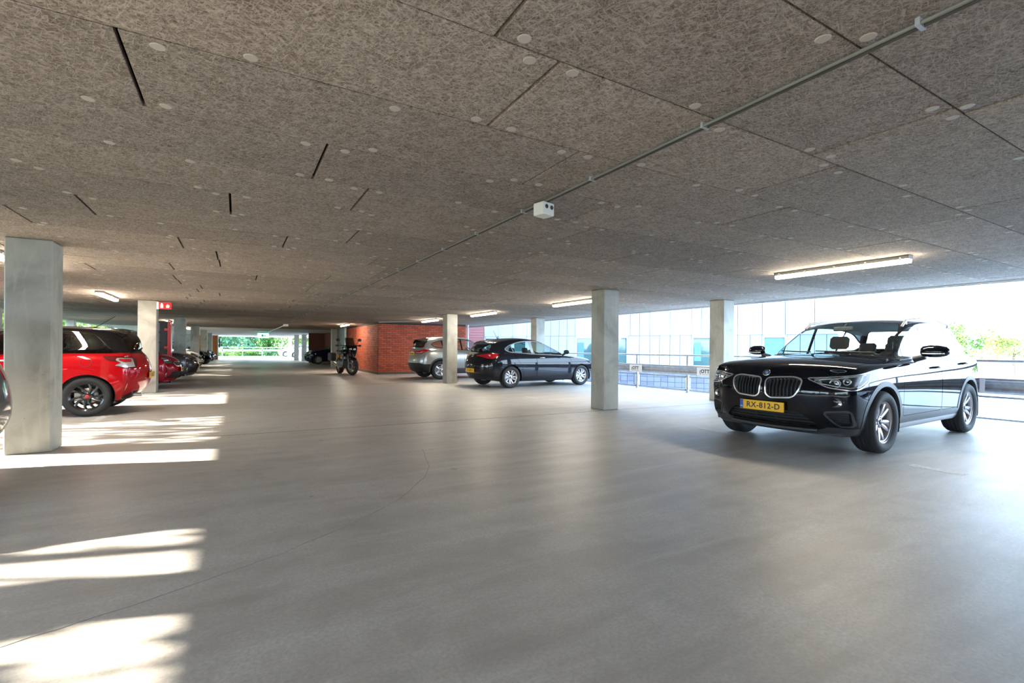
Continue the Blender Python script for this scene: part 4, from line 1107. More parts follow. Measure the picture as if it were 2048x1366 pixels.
    E('rear_cladding', 'rear_skirt', 'cladding', car, split=True, off=.002, rim=.02)
    for sd_ in (1, -1):
        for t in ('door_front', 'door_rear'):
            d = E(t, 'door', 'paint_black', car, rim=.02, side=sd_)
            hx, hz = (-.13, .93) if t == 'door_front' else (-1.12, .97)
            l, n = sh.hit('side', (hx, hz), sd_)
            if l is not None:
                m = MB(); m.tube([l+Vector((-.095, -sd_*.01, 0)), l+Vector((-.085, sd_*.028, 0)), l+Vector((0, sd_*.038, .003)), l+Vector((.085, sd_*.028, 0)), l+Vector((.095, -sd_*.01, 0))], [.009, .013, .015, .013, .009], 8)
                m.build('door_handle', 'paint_black', d)
    E('bonnet', 'bonnet', 'paint_black', car, rim=.02)
    E('seam', 'panel_gaps', 'trim_black', car, off=-.009)
    g = E('glass', 'side_window', 'glass_clear', car, split=True); E('windscreen', 'windscreen', 'glass_clear', car); E('rear_screen', 'rear_window', 'glass_clear', car)
    E('black_edge', 'window_edge', 'gloss_black', car, split=True); E('pillar', 'window_pillar', 'gloss_black', car, split=True, off=.002); E('chrome_trim', 'window_trim', 'gloss_black', car, split=True, off=.003, rim=.006)
    for sd_ in (1, -1):
        h = E('headlamp', 'headlamp', 'lamp_dark', car, off=-.035, rim=-.036, side=sd_, label='clear headlamp with twin lenses')
        E('headlamp', 'lamp_glass', 'lamp_glass', h, off=.002, side=sd_); E('lamp_edge', 'lamp_edge', 'chrome', h, off=.003, rim=.04, side=sd_)
        b = MB()
        for y, z, r_ in ((.53, .775, .038), (.67, .78, .048), (.76, .80, .032)):
            l, n = sh.hit('front', (y, z), sd_)
            if l is None: continue
            n = sh.normal(l); n = (n*.3+Vector((.95, 0, 0))).normalized(); mt = Matrix.Translation(l-n*.05) @ n.to_track_quat('Z', 'Y').to_matrix().to_4x4()
            b.lathe([(0, .014), (r_*.35, .012), (r_*.55, .004), (r_*.62, -.006), (r_*.66, .008), (r_, .03), (r_+.004, .03), (r_+.004, .0)], 18, mat=mt)
        b.build('lamp_reflector', 'lamp_chrome', h)
        b = MB(); pts = sh.trace(38, [(-.86, .812), (-.75, .825), (-.6, .842), (-.45, .86), (-.37, .872)], sd_, -.010)
        if len(pts) > 1: b.tube(pts, .006, 6)
        pts = sh.trace(38, [(-.85, .785), (-.70, .755), (-.55, .735), (-.44, .75), (-.36, .81)], sd_, -.010)
        if len(pts) > 1: b.tube(pts, .005, 6)
        b.build('light_strip', 'chrome', h)
        k = E('kidney', 'grille', 'trim_black', car, off=-.05, rim=-.055, side=sd_, label='black slatted oval grille'); E('kidney_ring', 'grille_frame', 'chrome', k, off=.010, rim=.05, side=sd_)
        m = MB()
        for q in range(8):
            yy = .075+q*.039
            top = [p for p in kd]; zs = []
            for zz in [z/100 for z in range(56, 88)]:
                if inpoly(yy, zz, kd): zs.append(zz)
            if len(zs) < 3: continue
            a = sh.trace('front', [(yy, zs[0]+.004), (yy, (zs[0]+zs[-1])/2), (yy, zs[-1]-.004)], sd_, -.008)
            if len(a) == 3:
                vs = []; 
                for p_ in a: vs += [p_+Vector((0, -.0045, 0)), p_+Vector((0, .0045, 0)), p_+Vector((-.035, .003, 0)), p_+Vector((-.035, -.003, 0))]
                m.add(vs, [(i*4+c, i*4+(c+1) % 4, (i+1)*4+(c+1) % 4, (i+1)*4+c) for i in (0, 1) for c in range(4)])
        m.build('grille_slats', 'trim_dark', k, kind='stuff')
        si_ = E('side_intake', 'side_intake', 'trim_black', car, off=-.035, rim=-.037, side=sd_); E('intake_ring', 'intake_frame', 'cladding', si_, off=.004, rim=.04, side=sd_)
        m = MB()
        for q in range(4):
            pts = sh.trace('front', [(.625, .365+q*.028), (.71, .365+q*.028), (.79, .365+q*.028)], sd_, -.02)
            if len(pts) == 3: m.tube(pts, .005, 5)
        m.build('intake_bars', 'trim_dark', si_, kind='stuff')
        # fog lamp
        l, n = sh.hit('front', (.70, .575), sd_); n = sh.normal(l); n = (n+Vector((1.2, 0, 0))).normalized()
        mt = Matrix.Translation(l) @ n.to_track_quat('Z', 'Y').to_matrix().to_4x4()
        m = MB(); m.lathe([(.066, -.03), (.064, .008), (.052, .010), (.047, -.006)], 24, mat=mt); fr_ = m.build('fog_lamp', 'gloss_black', car)
        m = MB(); m.lathe([(0, -.004), (.015, -.006), (.03, .0), (.046, .006)], 20, mat=mt); m.build('lamp_reflector', 'lamp_chrome', fr_)
        m = MB(); m.lathe([(0, .012), (.03, .010), (.047, .004)], 20, mat=mt); m.build('lamp_glass', 'lamp_glass', fr_)
        t = E('tail_lamp', 'tail_lamp', 'tail_red', car, off=.004, rim=.02, side=sd_)
        mirror_part(car, sh, .50, 1.05, .93, 'paint_black', 1.05, sd_, True)
        # roof rails
        pts = sh.trace('top', [(.02, .575), (-.1, .58), (-.6, .59), (-1.1, .585), (-1.62, .56), (-1.72, .55)], sd_, .045)
        pts[0] -= Vector((0, 0, .05)); pts[-1] -= Vector((0, 0, .05))
        m = MB(); m.tube(pts, .016, 8)
        for q in (1, 4): m.tube([pts[q], pts[q]-Vector((0, 0, .07))], .014, 6)
        m.build('roof_rail', 'satin_silver', car)
        m = MB(); pts = sh.trace('side', [(-.95, .73), (-.2, .70), (.8, .69)], sd_, .001)
    s_ = E('intake_surround', 'bumper_insert', 'gloss_black', car, off=.002, rim=.02)
    li = E('lower_intake', 'lower_grille', 'trim_black', car, off=-.04, rim=-.042)
    m = MB()
    for q in range(3):
        z_ = .335+q*.038; w_ = .50-(z_-.33)*.75
        pts = sh.trace('front', [(-w_, z_), (-w_/2, z_), (0, z_), (w_/2, z_), (w_, z_)], 1, -.02); m.tube(pts, .006, 5)
    for y_ in (-.12, .12): m.tube(sh.trace('front', [(y_, .31), (y_, .5)], 1, -.022), .008, 5)
    m.build('grille_bars', 'trim_dark', li, kind='stuff')
    m = MB(); pts = sh.trace('front', [(-.5, .262), (-.25, .258), (0, .256), (.25, .258), (.5, .262)], 1, .012); m.tube(pts, .02, 8); m.build('skid_strip', 'cladding', car)
    # plate and emblem
    l, n = sh.hit('front', (0, .495)); plate(car, 'RX-812-D', l+Vector((.035, 0, -.005)), 0)
    l, n = sh.hit('front', (0, .868)); 
    if l is None or l.x < 1.5: l = Vector((2.1, 0, .91))
    n = (sh.normal(l)).normalized(); mt = Matrix.Translation(l) @ n.to_track_quat('Z', 'Y').to_matrix().to_4x4()
    m = MB(); m.lathe([(0, .006), (.041, .006), (.043, -.004)], 28, mat=mt); e = m.build('emblem', 'chrome', car)
    m = MB(); m.lathe([(.026, .0065), (.038, .0065)], 28, mat=mt); m.build('emblem_ring', 'gloss_black', e)
    for a in (0, PI): 
        m = MB(); m.add([mt @ Vector((0, 0, .007))]+[mt @ Vector((.025*math.cos(t), .025*math.sin(t), .007)) for t in [a+PI/2*i/6 for i in range(7)]], [(0, i+1, i+2) for i in range(6)]); m.build('emblem_quarter', 'emblem_blue', e)
    # wipers, antenna, mirror inside
    m = MB()
    for y0, y1 in ((.55, -.05), (-.1, -.60)):
        pts = sh.trace('front', [(y0, 1.10), ((y0+y1)/2, 1.105), (y1, 1.115)], 1, .012); 
        if len(pts) == 3: m.tube(pts, .008, 6)
    m.build('wiper', 'trim_black', car)
    m = MB(); m.cbox(.22, .25, -.12, .12, 1.40, 1.46, .01); m.tube([(.2, 0, 1.46), (.14, 0, 1.5)], .012, 6); m.build('inner_mirror', 'trim_dark', car)
    m = MB(); m.prism([(-1.62, 1.555), (-1.48, 1.56), (-1.58, 1.62), (-1.62, 1.625)], -.02, .02); m.build('antenna_fin', 'paint_black', car)
    wells(car, sh, AR, .397)
    S.update(cabin=(-1.75, .95, .76, 1.10), seat_x=-.12, rseat_x=-1.02, seat_z=.46, seat_s=.98); cabin(car, S)
    W = wheel_meshes('x', .345, .240, .225, (10, .040, .034, 0.0, .07), 'rim_bronze')
    add_wheels(car, W, [((x, s_*.785, .345), s_) for x in (1.335, -1.335) for s_ in (1, -1)])
    return car
# ---------------------------------------------------------------- other cars, one builder fed with outlines
def car_from(S, F, label, group=None):
    sh = Shell(S, F.get('lvl', 2)); car = empty(F['name'], label=label, cat='car', group=group)
    P = F['paint']; ar = F['arch']; AR = [(F['ax'][0], F['wr']), (F['ax'][1], F['wr'])]
    for (x, z) in AR: sh.cut('side', circ(x, z, ar, 36), 'hole', rings=[(F.get('cl', .03), F.get('arch_tag', 'body'))], nmin=-.2, zr=(0, .95))
    sh.kill('hole')
    sh.retag(lambda c, n, t: 'under' if t == 'body' and n.z < -.75 and c.z < .45 else None)
    for fr, poly, tag, kw in F.get('zones', []): sh.cut(fr, poly, tag, **kw)
    sh.cut('side', F['dlo'], 'glass', over=['body', 'roofp'], rings=F.get('dlo_rings', [(.012, 'window_trim')]), nmin=.2, zr=(.8, 2))
    for pl in F.get('pillars', []): sh.cut('side', pl, 'pillar', over=['glass'], nmin=.15)
    sh.cut('front', F['ws'], 'windscreen', over=['body', 'roofp', 'window_trim'], both=False, nmin=.1, xr=F['wsx'], zr=(.85, 2), rings=[(.02, 'black_edge')])
    sh.cut('rear', F['rs'], 'rear_screen', over=['body', 'roofp', 'window_trim'], both=False, nmin=.05, xr=F['rsx'], zr=(.85, 2), rings=[(.02, 'black_edge')])
    for i, d in enumerate(F.get('doors', [])): sh.cut('side', d, 'door%d' % i, over=['body'], rings=[(.006, 'seam')])
    sh.cut('top', F['hood'], 'bonnet', over=['body'], both=False, nmin=.15, rings=[(.006, 'seam')], zr=(.6, 1.3))
    if 'gate' in F: sh.cut('rear', F['gate'], 'gate', over=['body'], both=False, nmin=.05, xr=(-3, -1), rings=[(.006, 'seam')])
    O = ['body', 'bonnet', 'seam', 'gate']
    sh.cut(F['hl'][0], F['hl'][1], 'headlamp', over=O, nmin=.1, zr=(.4, 1.1), xr=(1, 3), rings=[(.008, 'lamp_edge')])
    for yaw, poly, tg in F['tl']: sh.cut(yaw, poly, tg, over=O+['tail_lamp', 'tail_chrome'], nmin=.05, xr=(-3, -1.2), rings=F.get('tlr', [(.006, 'seam')]) if tg == 'tail_lamp' else ())
    sh.cut('front', F['grille'], 'grille', over=O, both=False, xr=(1.3, 3), rings=[(.012, 'grille_frame')])
    sh.cut('front', F['intake'], 'intake', over=O+['skirt'], both=False, xr=(1.3, 3))
    E = sh.extract
    E('body', 'body_shell', P, car, rim=.02); E('under', 'underbody', 'trim_black', car)
    E('roofp' if 'roofmat' in F else 'body', 'headliner', 'headliner', car, off=-.03, cond=lambda c: c.z > S['fit'][4]-.18)
    E('roofp', 'roof_panel', F.get('roofmat', P), car, rim=.01)
    for t, nme, mt_ in (('skirt', 'skirt', F.get('skirtmat', 'trim_black')), ('cladding', 'wheel_arch_trim', 'cladding'), ('sill', 'sill', F.get('sillmat', 'satin_silver'))): E(t, nme, mt_, car, off=.002, rim=.02, split=True)
    for i in range(len(F.get('doors', []))):
        for sd_ in (1, -1):
            d = E('door%d' % i, 'door', P, car, rim=.02, side=sd_)
            if d and i < len(F['handles']):
                l, n = sh.hit('side', F['handles'][i], sd_)
                if l is not None:
                    m = MB(); m.tube([l+Vector((-.09, -sd_*.01, 0)), l+Vector((-.08, sd_*.026, 0)), l+Vector((0, sd_*.036, .003)), l+Vector((.08, sd_*.026, 0)), l+Vector((.09, -sd_*.01, 0))], [.009, .013, .014, .013, .009], 8)
                    m.build('door_handle', F.get('handlemat', P), d)
    E('bonnet', 'bonnet', P, car, rim=.02); E('gate', 'tailgate', P, car, rim=.02); E('seam', 'panel_gaps', 'trim_black', car, off=-.008)
    E('glass', 'side_window', F.get('glass', 'glass_clear'), car, split=True); E('windscreen', 'windscreen', 'glass_clear', car); E('rear_screen', 'rear_window', F.get('rglass', F.get('glass', 'glass_clear')), car)
    E('black_edge', 'window_edge', 'gloss_black', car, split=True); E('pillar', 'window_pillar', F.get('pillarmat', 'gloss_black'), car, off=.002, split=True)
    E('window_trim', 'window_trim', F.get('trimmat', 'gloss_black'), car, off=.004, rim=.006, split=True); E('tail_black', 'tail_panel', 'gloss_black', car, off=.002, rim=.01, split=True)
    for sd_ in (1, -1):
        h = E('headlamp', 'headlamp', 'lamp_chrome', car, off=-.03, rim=-.03, side=sd_)
        if h:
            E('headlamp', 'lamp_glass', 'lamp_glass', h, off=.002, side=sd_); E('lamp_edge', 'lamp_edge', 'gloss_black', h, off=.001, rim=.03, side=sd_)
            b = MB()
            for y, z, r_ in F.get('lenses', ()):
                l, n = sh.hit('front', (y, z), sd_)
                if l is None: continue
                n = (sh.normal(l)*.3+Vector((.95, 0, 0))).normalized(); mt = Matrix.Translation(l-n*.045) @ n.to_track_quat('Z', 'Y').to_matrix().to_4x4()
                b.lathe([(0, .014), (r_*.5, .01), (r_*.6, -.006), (r_, .025), (r_+.003, .0)], 14, mat=mt)
            if b.v: b.build('lamp_reflector', 'lamp_dark', h)
        E('tail_lamp', 'tail_lamp', F.get('tlmat', 'tail_red'), car, off=.004, rim=.02, side=sd_, split=True)
        E('tail_chrome', 'lamp_inner', 'chrome', car, off=.006, rim=.01, side=sd_, split=True)
        E('tail_inner', 'lamp_lens', 'tail_red', car, off=.009, rim=.01, side=sd_, split=True)
        mx, mz, my = F['mirror']; mirror_part(car, sh, mx, mz, my, F.get('mirrormat', P), .95, sd_)
        if 'rail' in F:
            pts = sh.trace('top', F['rail'], sd_, .03); pts[0] -= Vector((0, 0, .03)); pts[-1] -= Vector((0, 0, .03))
            MB().tube(pts, .014, 6).build('roof_rail', 'satin_silver', car)
        if 'fog' in F:
            l, n = sh.hit('front', F['fog'], sd_)
            if l is not None:
                n = (sh.normal(l)+Vector((1, 0, 0))).normalized(); mt = Matrix.Translation(l) @ n.to_track_quat('Z', 'Y').to_matrix().to_4x4()
                MB().lathe([(0, .0), (.03, .004), (.045, .008), (.06, .006), (.062, -.02)], 18, mat=mt).build('fog_lamp', 'lamp_chrome', car)
    E('grille', 'grille', 'trim_black', car, off=-.02, rim=-.022); E('grille_frame', 'grille_frame', F.get('gframe', 'chrome'), car, off=.005, rim=.03); E('intake', 'lower_grille', 'trim_black', car, off=-.02, rim=-.022)
    if 'bars' in F:
        m = MB()
        for (y_, z_) in F['bars']: m.tube(sh.trace('front', [(-y_, z_), (-y_*.5, z_), (0, z_), (y_*.5, z_), (y_, z_)], 1, -.005), .006, 5)
        m.build('grille_bars', 'trim_dark', car, kind='stuff')
    if 'spoiler' in F:
        x1, w_, ov, dr = F['spoiler']; m = MB(); vs = []    # glass top edge, half width, overhang, drop
        for y, back in ((-w_, .10), (-w_*.9, .03), (-w_*.5, .005), (0, 0), (w_*.5, .005), (w_*.9, .03), (w_, .10)):
            r0 = sh.hit('top', (x1+.20, y))[0]; r1 = sh.hit('top', (x1+.02, y))[0]
            tip = Vector((x1-ov+back, y, r1.z-dr-back*.25))
            vs += [r0+Vector((0, 0, .002)), r1+Vector((0, 0, .016)), tip, tip+Vector((.012, 0, -.022)), r1+Vector((0, 0, -.03))]
        m.add(vs, [(i*5+c, i*5+(c+1) % 5, (i+1)*5+(c+1) % 5, (i+1)*5+c) for i in range(6) for c in range(5)]+[(4, 3, 2, 1, 0), (30, 31, 32, 33, 34)])
        m.build('roof_spoiler', F.get('spoilmat', P), car)
    if 'ant' in F:
        x, z, dx, L_ = F['ant']; m = MB(); m.tube([(x+.04, 0, z-.015), (x, 0, z+.015)], [.025, .012], 8); m.tube([(x, 0, z+.01), (x-dx*L_, 0, z+L_)], [.006, .0045], 6); m.build('antenna', 'trim_black', car)
    if 'rwiper' in F:
        pts = sh.trace('rear', F['rwiper'], 1, .012); MB().tube(pts, .009, 6).build('rear_wiper', 'trim_black', car)
    if 'exh' in F:
        m = MB()
        for y in F['exh'][1]: m.lathe([(.028, -.06), (.036, .05), (.032, .055), (.026, .03)], 16, mat=Matrix.Translation((F['exh'][0], y, F['exh'][2])) @ Matrix.Rotation(PI/2, 4, 'Y').inverted(), smooth=True)
        m.build('exhaust_pipe', 'chrome', car)
    m = MB()
    for y0, y1 in ((.5, -.05), (-.1, -.55)):
        z_ = F['wipz']; pts = sh.trace('front', [(y0, z_), ((y0+y1)/2, z_+.005), (y1, z_+.015)], 1, .012)
        if len(pts) == 3: m.tube(pts, .008, 6)
    m.build('wiper', 'trim_black', car)
    if 'rplate' in F:
        yz, t = F['rplate']; l, n = sh.hit('rear', (0, yz)); plate(car, t, l-Vector((.018, 0, 0)), PI, tilt=0)
    if 'fplate' in F:
        yz, t = F['fplate']; l, n = sh.hit('front', (0, yz)); plate(car, t, l+Vector((.018, 0, 0)), 0)
    for fr, yz, rad, mt_ in F.get('badges', []):
        l, n = sh.hit(fr, yz)
        if l is not None:
            n = sh.normal(l); mt = Matrix.Translation(l) @ n.to_track_quat('Z', 'Y').to_matrix().to_4x4()
            MB().lathe([(rad*.75, .002), (rad*.8, .006), (rad, .006), (rad*1.04, -.004)], 20, mat=mt).build('badge', mt_, car)
    if 'flap' in F:
        for sd_ in ((1, -1)[F['flap'][2]],):
            pts = sh.trace('side', circ(F['flap'][0], F['flap'][1], .075, 24)+[(F['flap'][0]+.075, F['flap'][1])], sd_, .0005); MB().tube(pts, .0035, 5).build('fuel_flap_edge', 'trim_dark', car)
    wells(car, sh, AR, ar+.002)
    cabin(car, S)
    W = wheel_meshes(*F['wheel']); add_wheels(car, W, [((x, s_*F['wy'], F['wr']), s_) for x in F['ax'] for s_ in (1, -1)])
    return car
LV = [(0, .93), (.22, .985), (.50, 1.0), (.80, .995), (1, .955)]
HOOD = lambda xf, xc, w: rpoly([(xf-.08, -w*.78), (xf-.01, -w*.4), (xf, 0), (xf-.01, w*.4), (xf-.08, w*.78), (xf-.4, w*.95), (xc+.1, w), (xc-.08, w*.93), (xc+.08, w*.4), (xc+.12, 0), (xc+.08, -w*.4), (xc-.08, -w*.93), (xc+.1, -w), (xf-.4, -w*.95)], .03, 2)
def hatch_spec():
    S = dict(st=[(2.15, .74, .70, .20, .62), (2.0, .80, .75, .17, .80), (1.70, .89, .82, .17, .875), (1.32, .945, .865, .18, .89), (1.05, .975, .89, .18, .895),
            (.90, .99, .90, .18, .895), (.50, 1.0, .92, .18, .895), (0, 1.01, .935, .18, .90), (-.55, 1.02, .95, .18, .90), (-.98, 1.04, .965, .18, .905),
            (-1.32, 1.05, .98, .19, .905), (-1.68, 1.05, .985, .20, .88), (-2.02, 1.04, .97, .24, .82), (-2.18, .96, .93, .28, .72)],
        levels=LV, rows=[0, .42, .84, 1.0], crown=[1.0, .93, .55, 0], front=[-.12, -.0, .03, .01, -.10], fcurve=[0, .045, .18, .34], rear=[-.12, .02, .04, .0, -.06], rcurve=[0, .02, .12, .24],
        gh=(5, 12), cowlc=[-.14, -.08, .12, .2], glv=[(.50, -1.98, .45, .40), (.10, -1.86, .93, .93), (-.08, -1.80, 1.0, 1.06)], wcurve=[-.10, -.05, .12], gcurve=[-.05, -.02, .12],
        roof=[1.40, 1.445, 1.465, 1.46, 1.445, 1.42, 1.385, 1.355], rdrop=[0, .008, .05, .05], gy=[.55, .57, .58, .58, .57, .56, .54, .51],
        crease={4: .2, 3: .15, 1: .3}, fit=(-2.19, 2.15, .90, .165, 1.462), fcrease={1: .2}, beltcrease=.3, spcrease=.7,
        cabin=(-1.6, 1.0, .74, .98), seat_x=-.12, rseat_x=-.98, seat_z=.30, seat_s=.95)
    return S
def make_hatch_dark():
    S = hatch_spec()
    F = dict(name='hatchback_car', lvl=3, paint='paint_anthracite', arch=.355, ax=(1.317, -1.317), wr=.318, wy=.775,
        dlo=rpoly([(.72, .945), (.42, 1.13), (.08, 1.285), (-.35, 1.36), (-.85, 1.335), (-1.25, 1.22), (-1.42, 1.115), (-1.30, 1.045), (-.5, .99)], [.03, .3, .3, .3, .3, .1, .04, .08, .2], 4),
        dlo_rings=[(.022, 'window_trim')], trimmat='satin_silver', pillars=[[(-.40, .9), (-.50, .9), (-.60, 1.5), (-.50, 1.5)], [(-1.1, .9), (-1.12, .9), (-1.26, 1.4), (-1.24, 1.4)]], pillarmat='satin_silver',
        ws=rpoly([(-.66, 1.0), (.66, 1.0), (.56, 1.28), (.50, 1.375), (0, 1.395), (-.50, 1.375), (-.56, 1.28)], [.05, .05, .1, .07, .3, .07, .1], 3), wsx=(-.2, 1.3),
        rs=rpoly([(-.60, 1.06), (.60, 1.06), (.55, 1.19), (.46, 1.325), (-.46, 1.325), (-.55, 1.19)], .08, 4), rsx=(-2.5, -1.6),
        doors=[rpoly([(.88, .32), (.92, .75), (.80, .915), (-.42, .975), (-.40, .32)], [.03, .1, .02, .02, .03], 3), rpoly([(-.41, .32), (-.43, .975), (-1.22, 1.02), (-1.12, .84), (-.96, .66), (-.90, .5), (-.86, .32)], [.03, .02, .05, .1, .1, .1, .03], 3)],
        handles=[(-.22, .87)], handlemat='chrome', hood=HOOD(2.07, .80, .76),
        gate=rpoly([(-.68, .70), (.68, .70), (.60, 1.0), (.62, 1.05), (.45, 1.34), (-.45, 1.34), (-.62, 1.05), (-.60, 1.0)], .04, 3),
        hl=(38, rpoly([(-.95, .70), (-.80, .75), (-.50, .80), (-.45, .74), (-.60, .66), (-.85, .64)], .04, 3)), lenses=((.60, .70, .045),),
        tl=[(140, rpoly([(1.20, .93), (1.0, .955), (.75, .99), (.50, .985), (.46, .91), (.60, .845), (.80, .855), (1.0, .90)], .03, 3), 'tail_lamp')],
        grille=rpoly([(-.17, .70), (.17, .70), (.05, .42), (-.05, .42)], .04, 3), intake=rpoly([(-.7, .38), (.7, .38), (.62, .26), (-.62, .26)], .04, 3),
        zones=[('rear', rpoly([(-.86, .15), (.86, .15), (.86, .27), (.55, .37), (.45, .40), (-.45, .40), (-.55, .37), (-.86, .27)], .02, 2), 'skirt', dict(over=['body'], both=False, nmin=-.2, xr=(-3, -1.7))),
               ('side', [(-.93, .1), (.93, .1), (.93, .22), (-.93, .22)], 'skirt', dict(over=['body']))],
        mirror=(.62, .97, .86), spoiler=(-1.76, .50, .10, .012), ant=(-1.28, 1.435, .55, .24), rwiper=[(0, 1.07), (-.12, 1.10), (-.30, 1.15)], wipz=1.01,
        rplate=(.50, '54-SBP-4'), badges=[('rear', (0, .93), .045, 'chrome')], wheel=('g', .318, .222, .215, (10, .034, .040, .16, .06), 'rim_silver'))
    c = car_from(S, F, 'anthracite five-door hatchback with silver-edged windows, seen from behind between two pillars')
    for y in (-.42, .42):
        pass
    return c
def make_crossover_silver():
    S = hatch_spec(); S['st'] = [(x, t+.10, e+.09, b+.03, w) for x, t, e, b, w in S['st']]
    S.update(roof=[1.53, 1.575, 1.595, 1.595, 1.58, 1.56, 1.52, 1.49], fit=(-2.16, 2.15, .905, .19, 1.585), rear=[-.08, .02, .04, -.02, -.06], cabin=(-1.6, 1.0, .74, 1.05), seat_z=.42)
    F = dict(name='crossover_car', paint='paint_silver', arch=.385, ax=(1.323, -1.323), wr=.345, wy=.775, cl=.06, arch_tag='cladding',
        dlo=rpoly([(.72, 1.03), (.40, 1.25), (.08, 1.40), (-.35, 1.47), (-1.0, 1.45), (-1.45, 1.36), (-1.62, 1.27), (-1.45, 1.17), (-.5, 1.09)], [.03, .3, .3, .3, .3, .1, .04, .08, .2], 4),
        dlo_rings=[(.014, 'window_trim')], trimmat='gloss_black', pillars=[[(-.36, .9), (-.42, .9), (-.48, 1.6), (-.42, 1.6)], [(-1.1, .9), (-1.14, .9), (-1.24, 1.5), (-1.20, 1.5)]],
        ws=rpoly([(-.66, 1.10), (.66, 1.10), (.56, 1.40), (.50, 1.50), (0, 1.52), (-.50, 1.50), (-.56, 1.40)], [.05, .05, .1, .07, .3, .07, .1], 3), wsx=(-.2, 1.3),
        rs=rpoly([(-.58, 1.17), (.58, 1.17), (.50, 1.33), (.44, 1.44), (-.44, 1.44), (-.50, 1.33)], .05, 4), rsx=(-2.5, -1.5), rglass='glass_tint',
        doors=[rpoly([(.88, .42), (.92, .85), (.80, 1.0), (-.38, 1.06), (-.36, .42)], [.03, .1, .02, .02, .03], 3), rpoly([(-.37, .42), (-.39, 1.06), (-1.22, 1.12), (-1.12, .92), (-.96, .76), (-.90, .6), (-.86, .42)], [.03, .02, .05, .1, .1, .1, .03], 3)],
        handles=[(-.2, .95), (-1.05, .99)], hood=HOOD(2.07, .80, .76),
        hl=(38, rpoly([(-.95, .80), (-.80, .85), (-.50, .90), (-.45, .84), (-.60, .76), (-.85, .74)], .04, 3)), lenses=(),
        tl=[(140, rpoly([(1.25, 1.02), (1.0, 1.03), (.72, 1.09), (.45, 1.10), (.62, 1.01), (.80, .93), (1.02, .93), (1.25, .96)], .015, 3), 'tail_lamp'), (140, rpoly([(1.18, .985), (.90, .985), (.74, 1.03), (.80, .955), (1.02, .95)], .01, 2), 'tail_chrome')], tlmat='tail_red',
        grille=rpoly([(-.4, .80), (.4, .80), (.3, .62), (-.3, .62)], .04, 3), intake=rpoly([(-.7, .46), (.7, .46), (.62, .32), (-.62, .32)], .04, 3),
        zones=[('rear', rpoly([(-1.0, .15), (1.0, .15), (1.0, .56), (.75, .56), (.60, .60), (-.60, .60), (-.75, .56), (-1.0, .56)], .02, 2), 'skirt', dict(over=['body'], both=False, nmin=-.2, xr=(-3, -1.75))),
               ('side', [(-2.3, .1), (-1.5, .1), (-1.5, .56), (-2.3, .56)], 'skirt', dict(over=['body'])), ('side', [(-.95, .1), (.95, .1), (.95, .40), (-.95, .40)], 'cladding', dict(over=['body']))],
        mirror=(.62, 1.06, .86), spoiler=(-1.78, .54, .14, .02), spoilmat='gloss_black', ant=(-1.25, 1.57, .5, .12), wipz=1.11, rail=[(.0, .53), (-.1, .54), (-.7, .55), (-1.3, .53), (-1.45, .52)],
        rplate=(.93, 'HX-470-P'), wheel=('q', .345, .232, .215, (5, .055, .075, .0, .0), 'rim_silver'))
    return car_from(S, F, 'silver crossover with black spoiler, parked against the brick block behind a pillar')
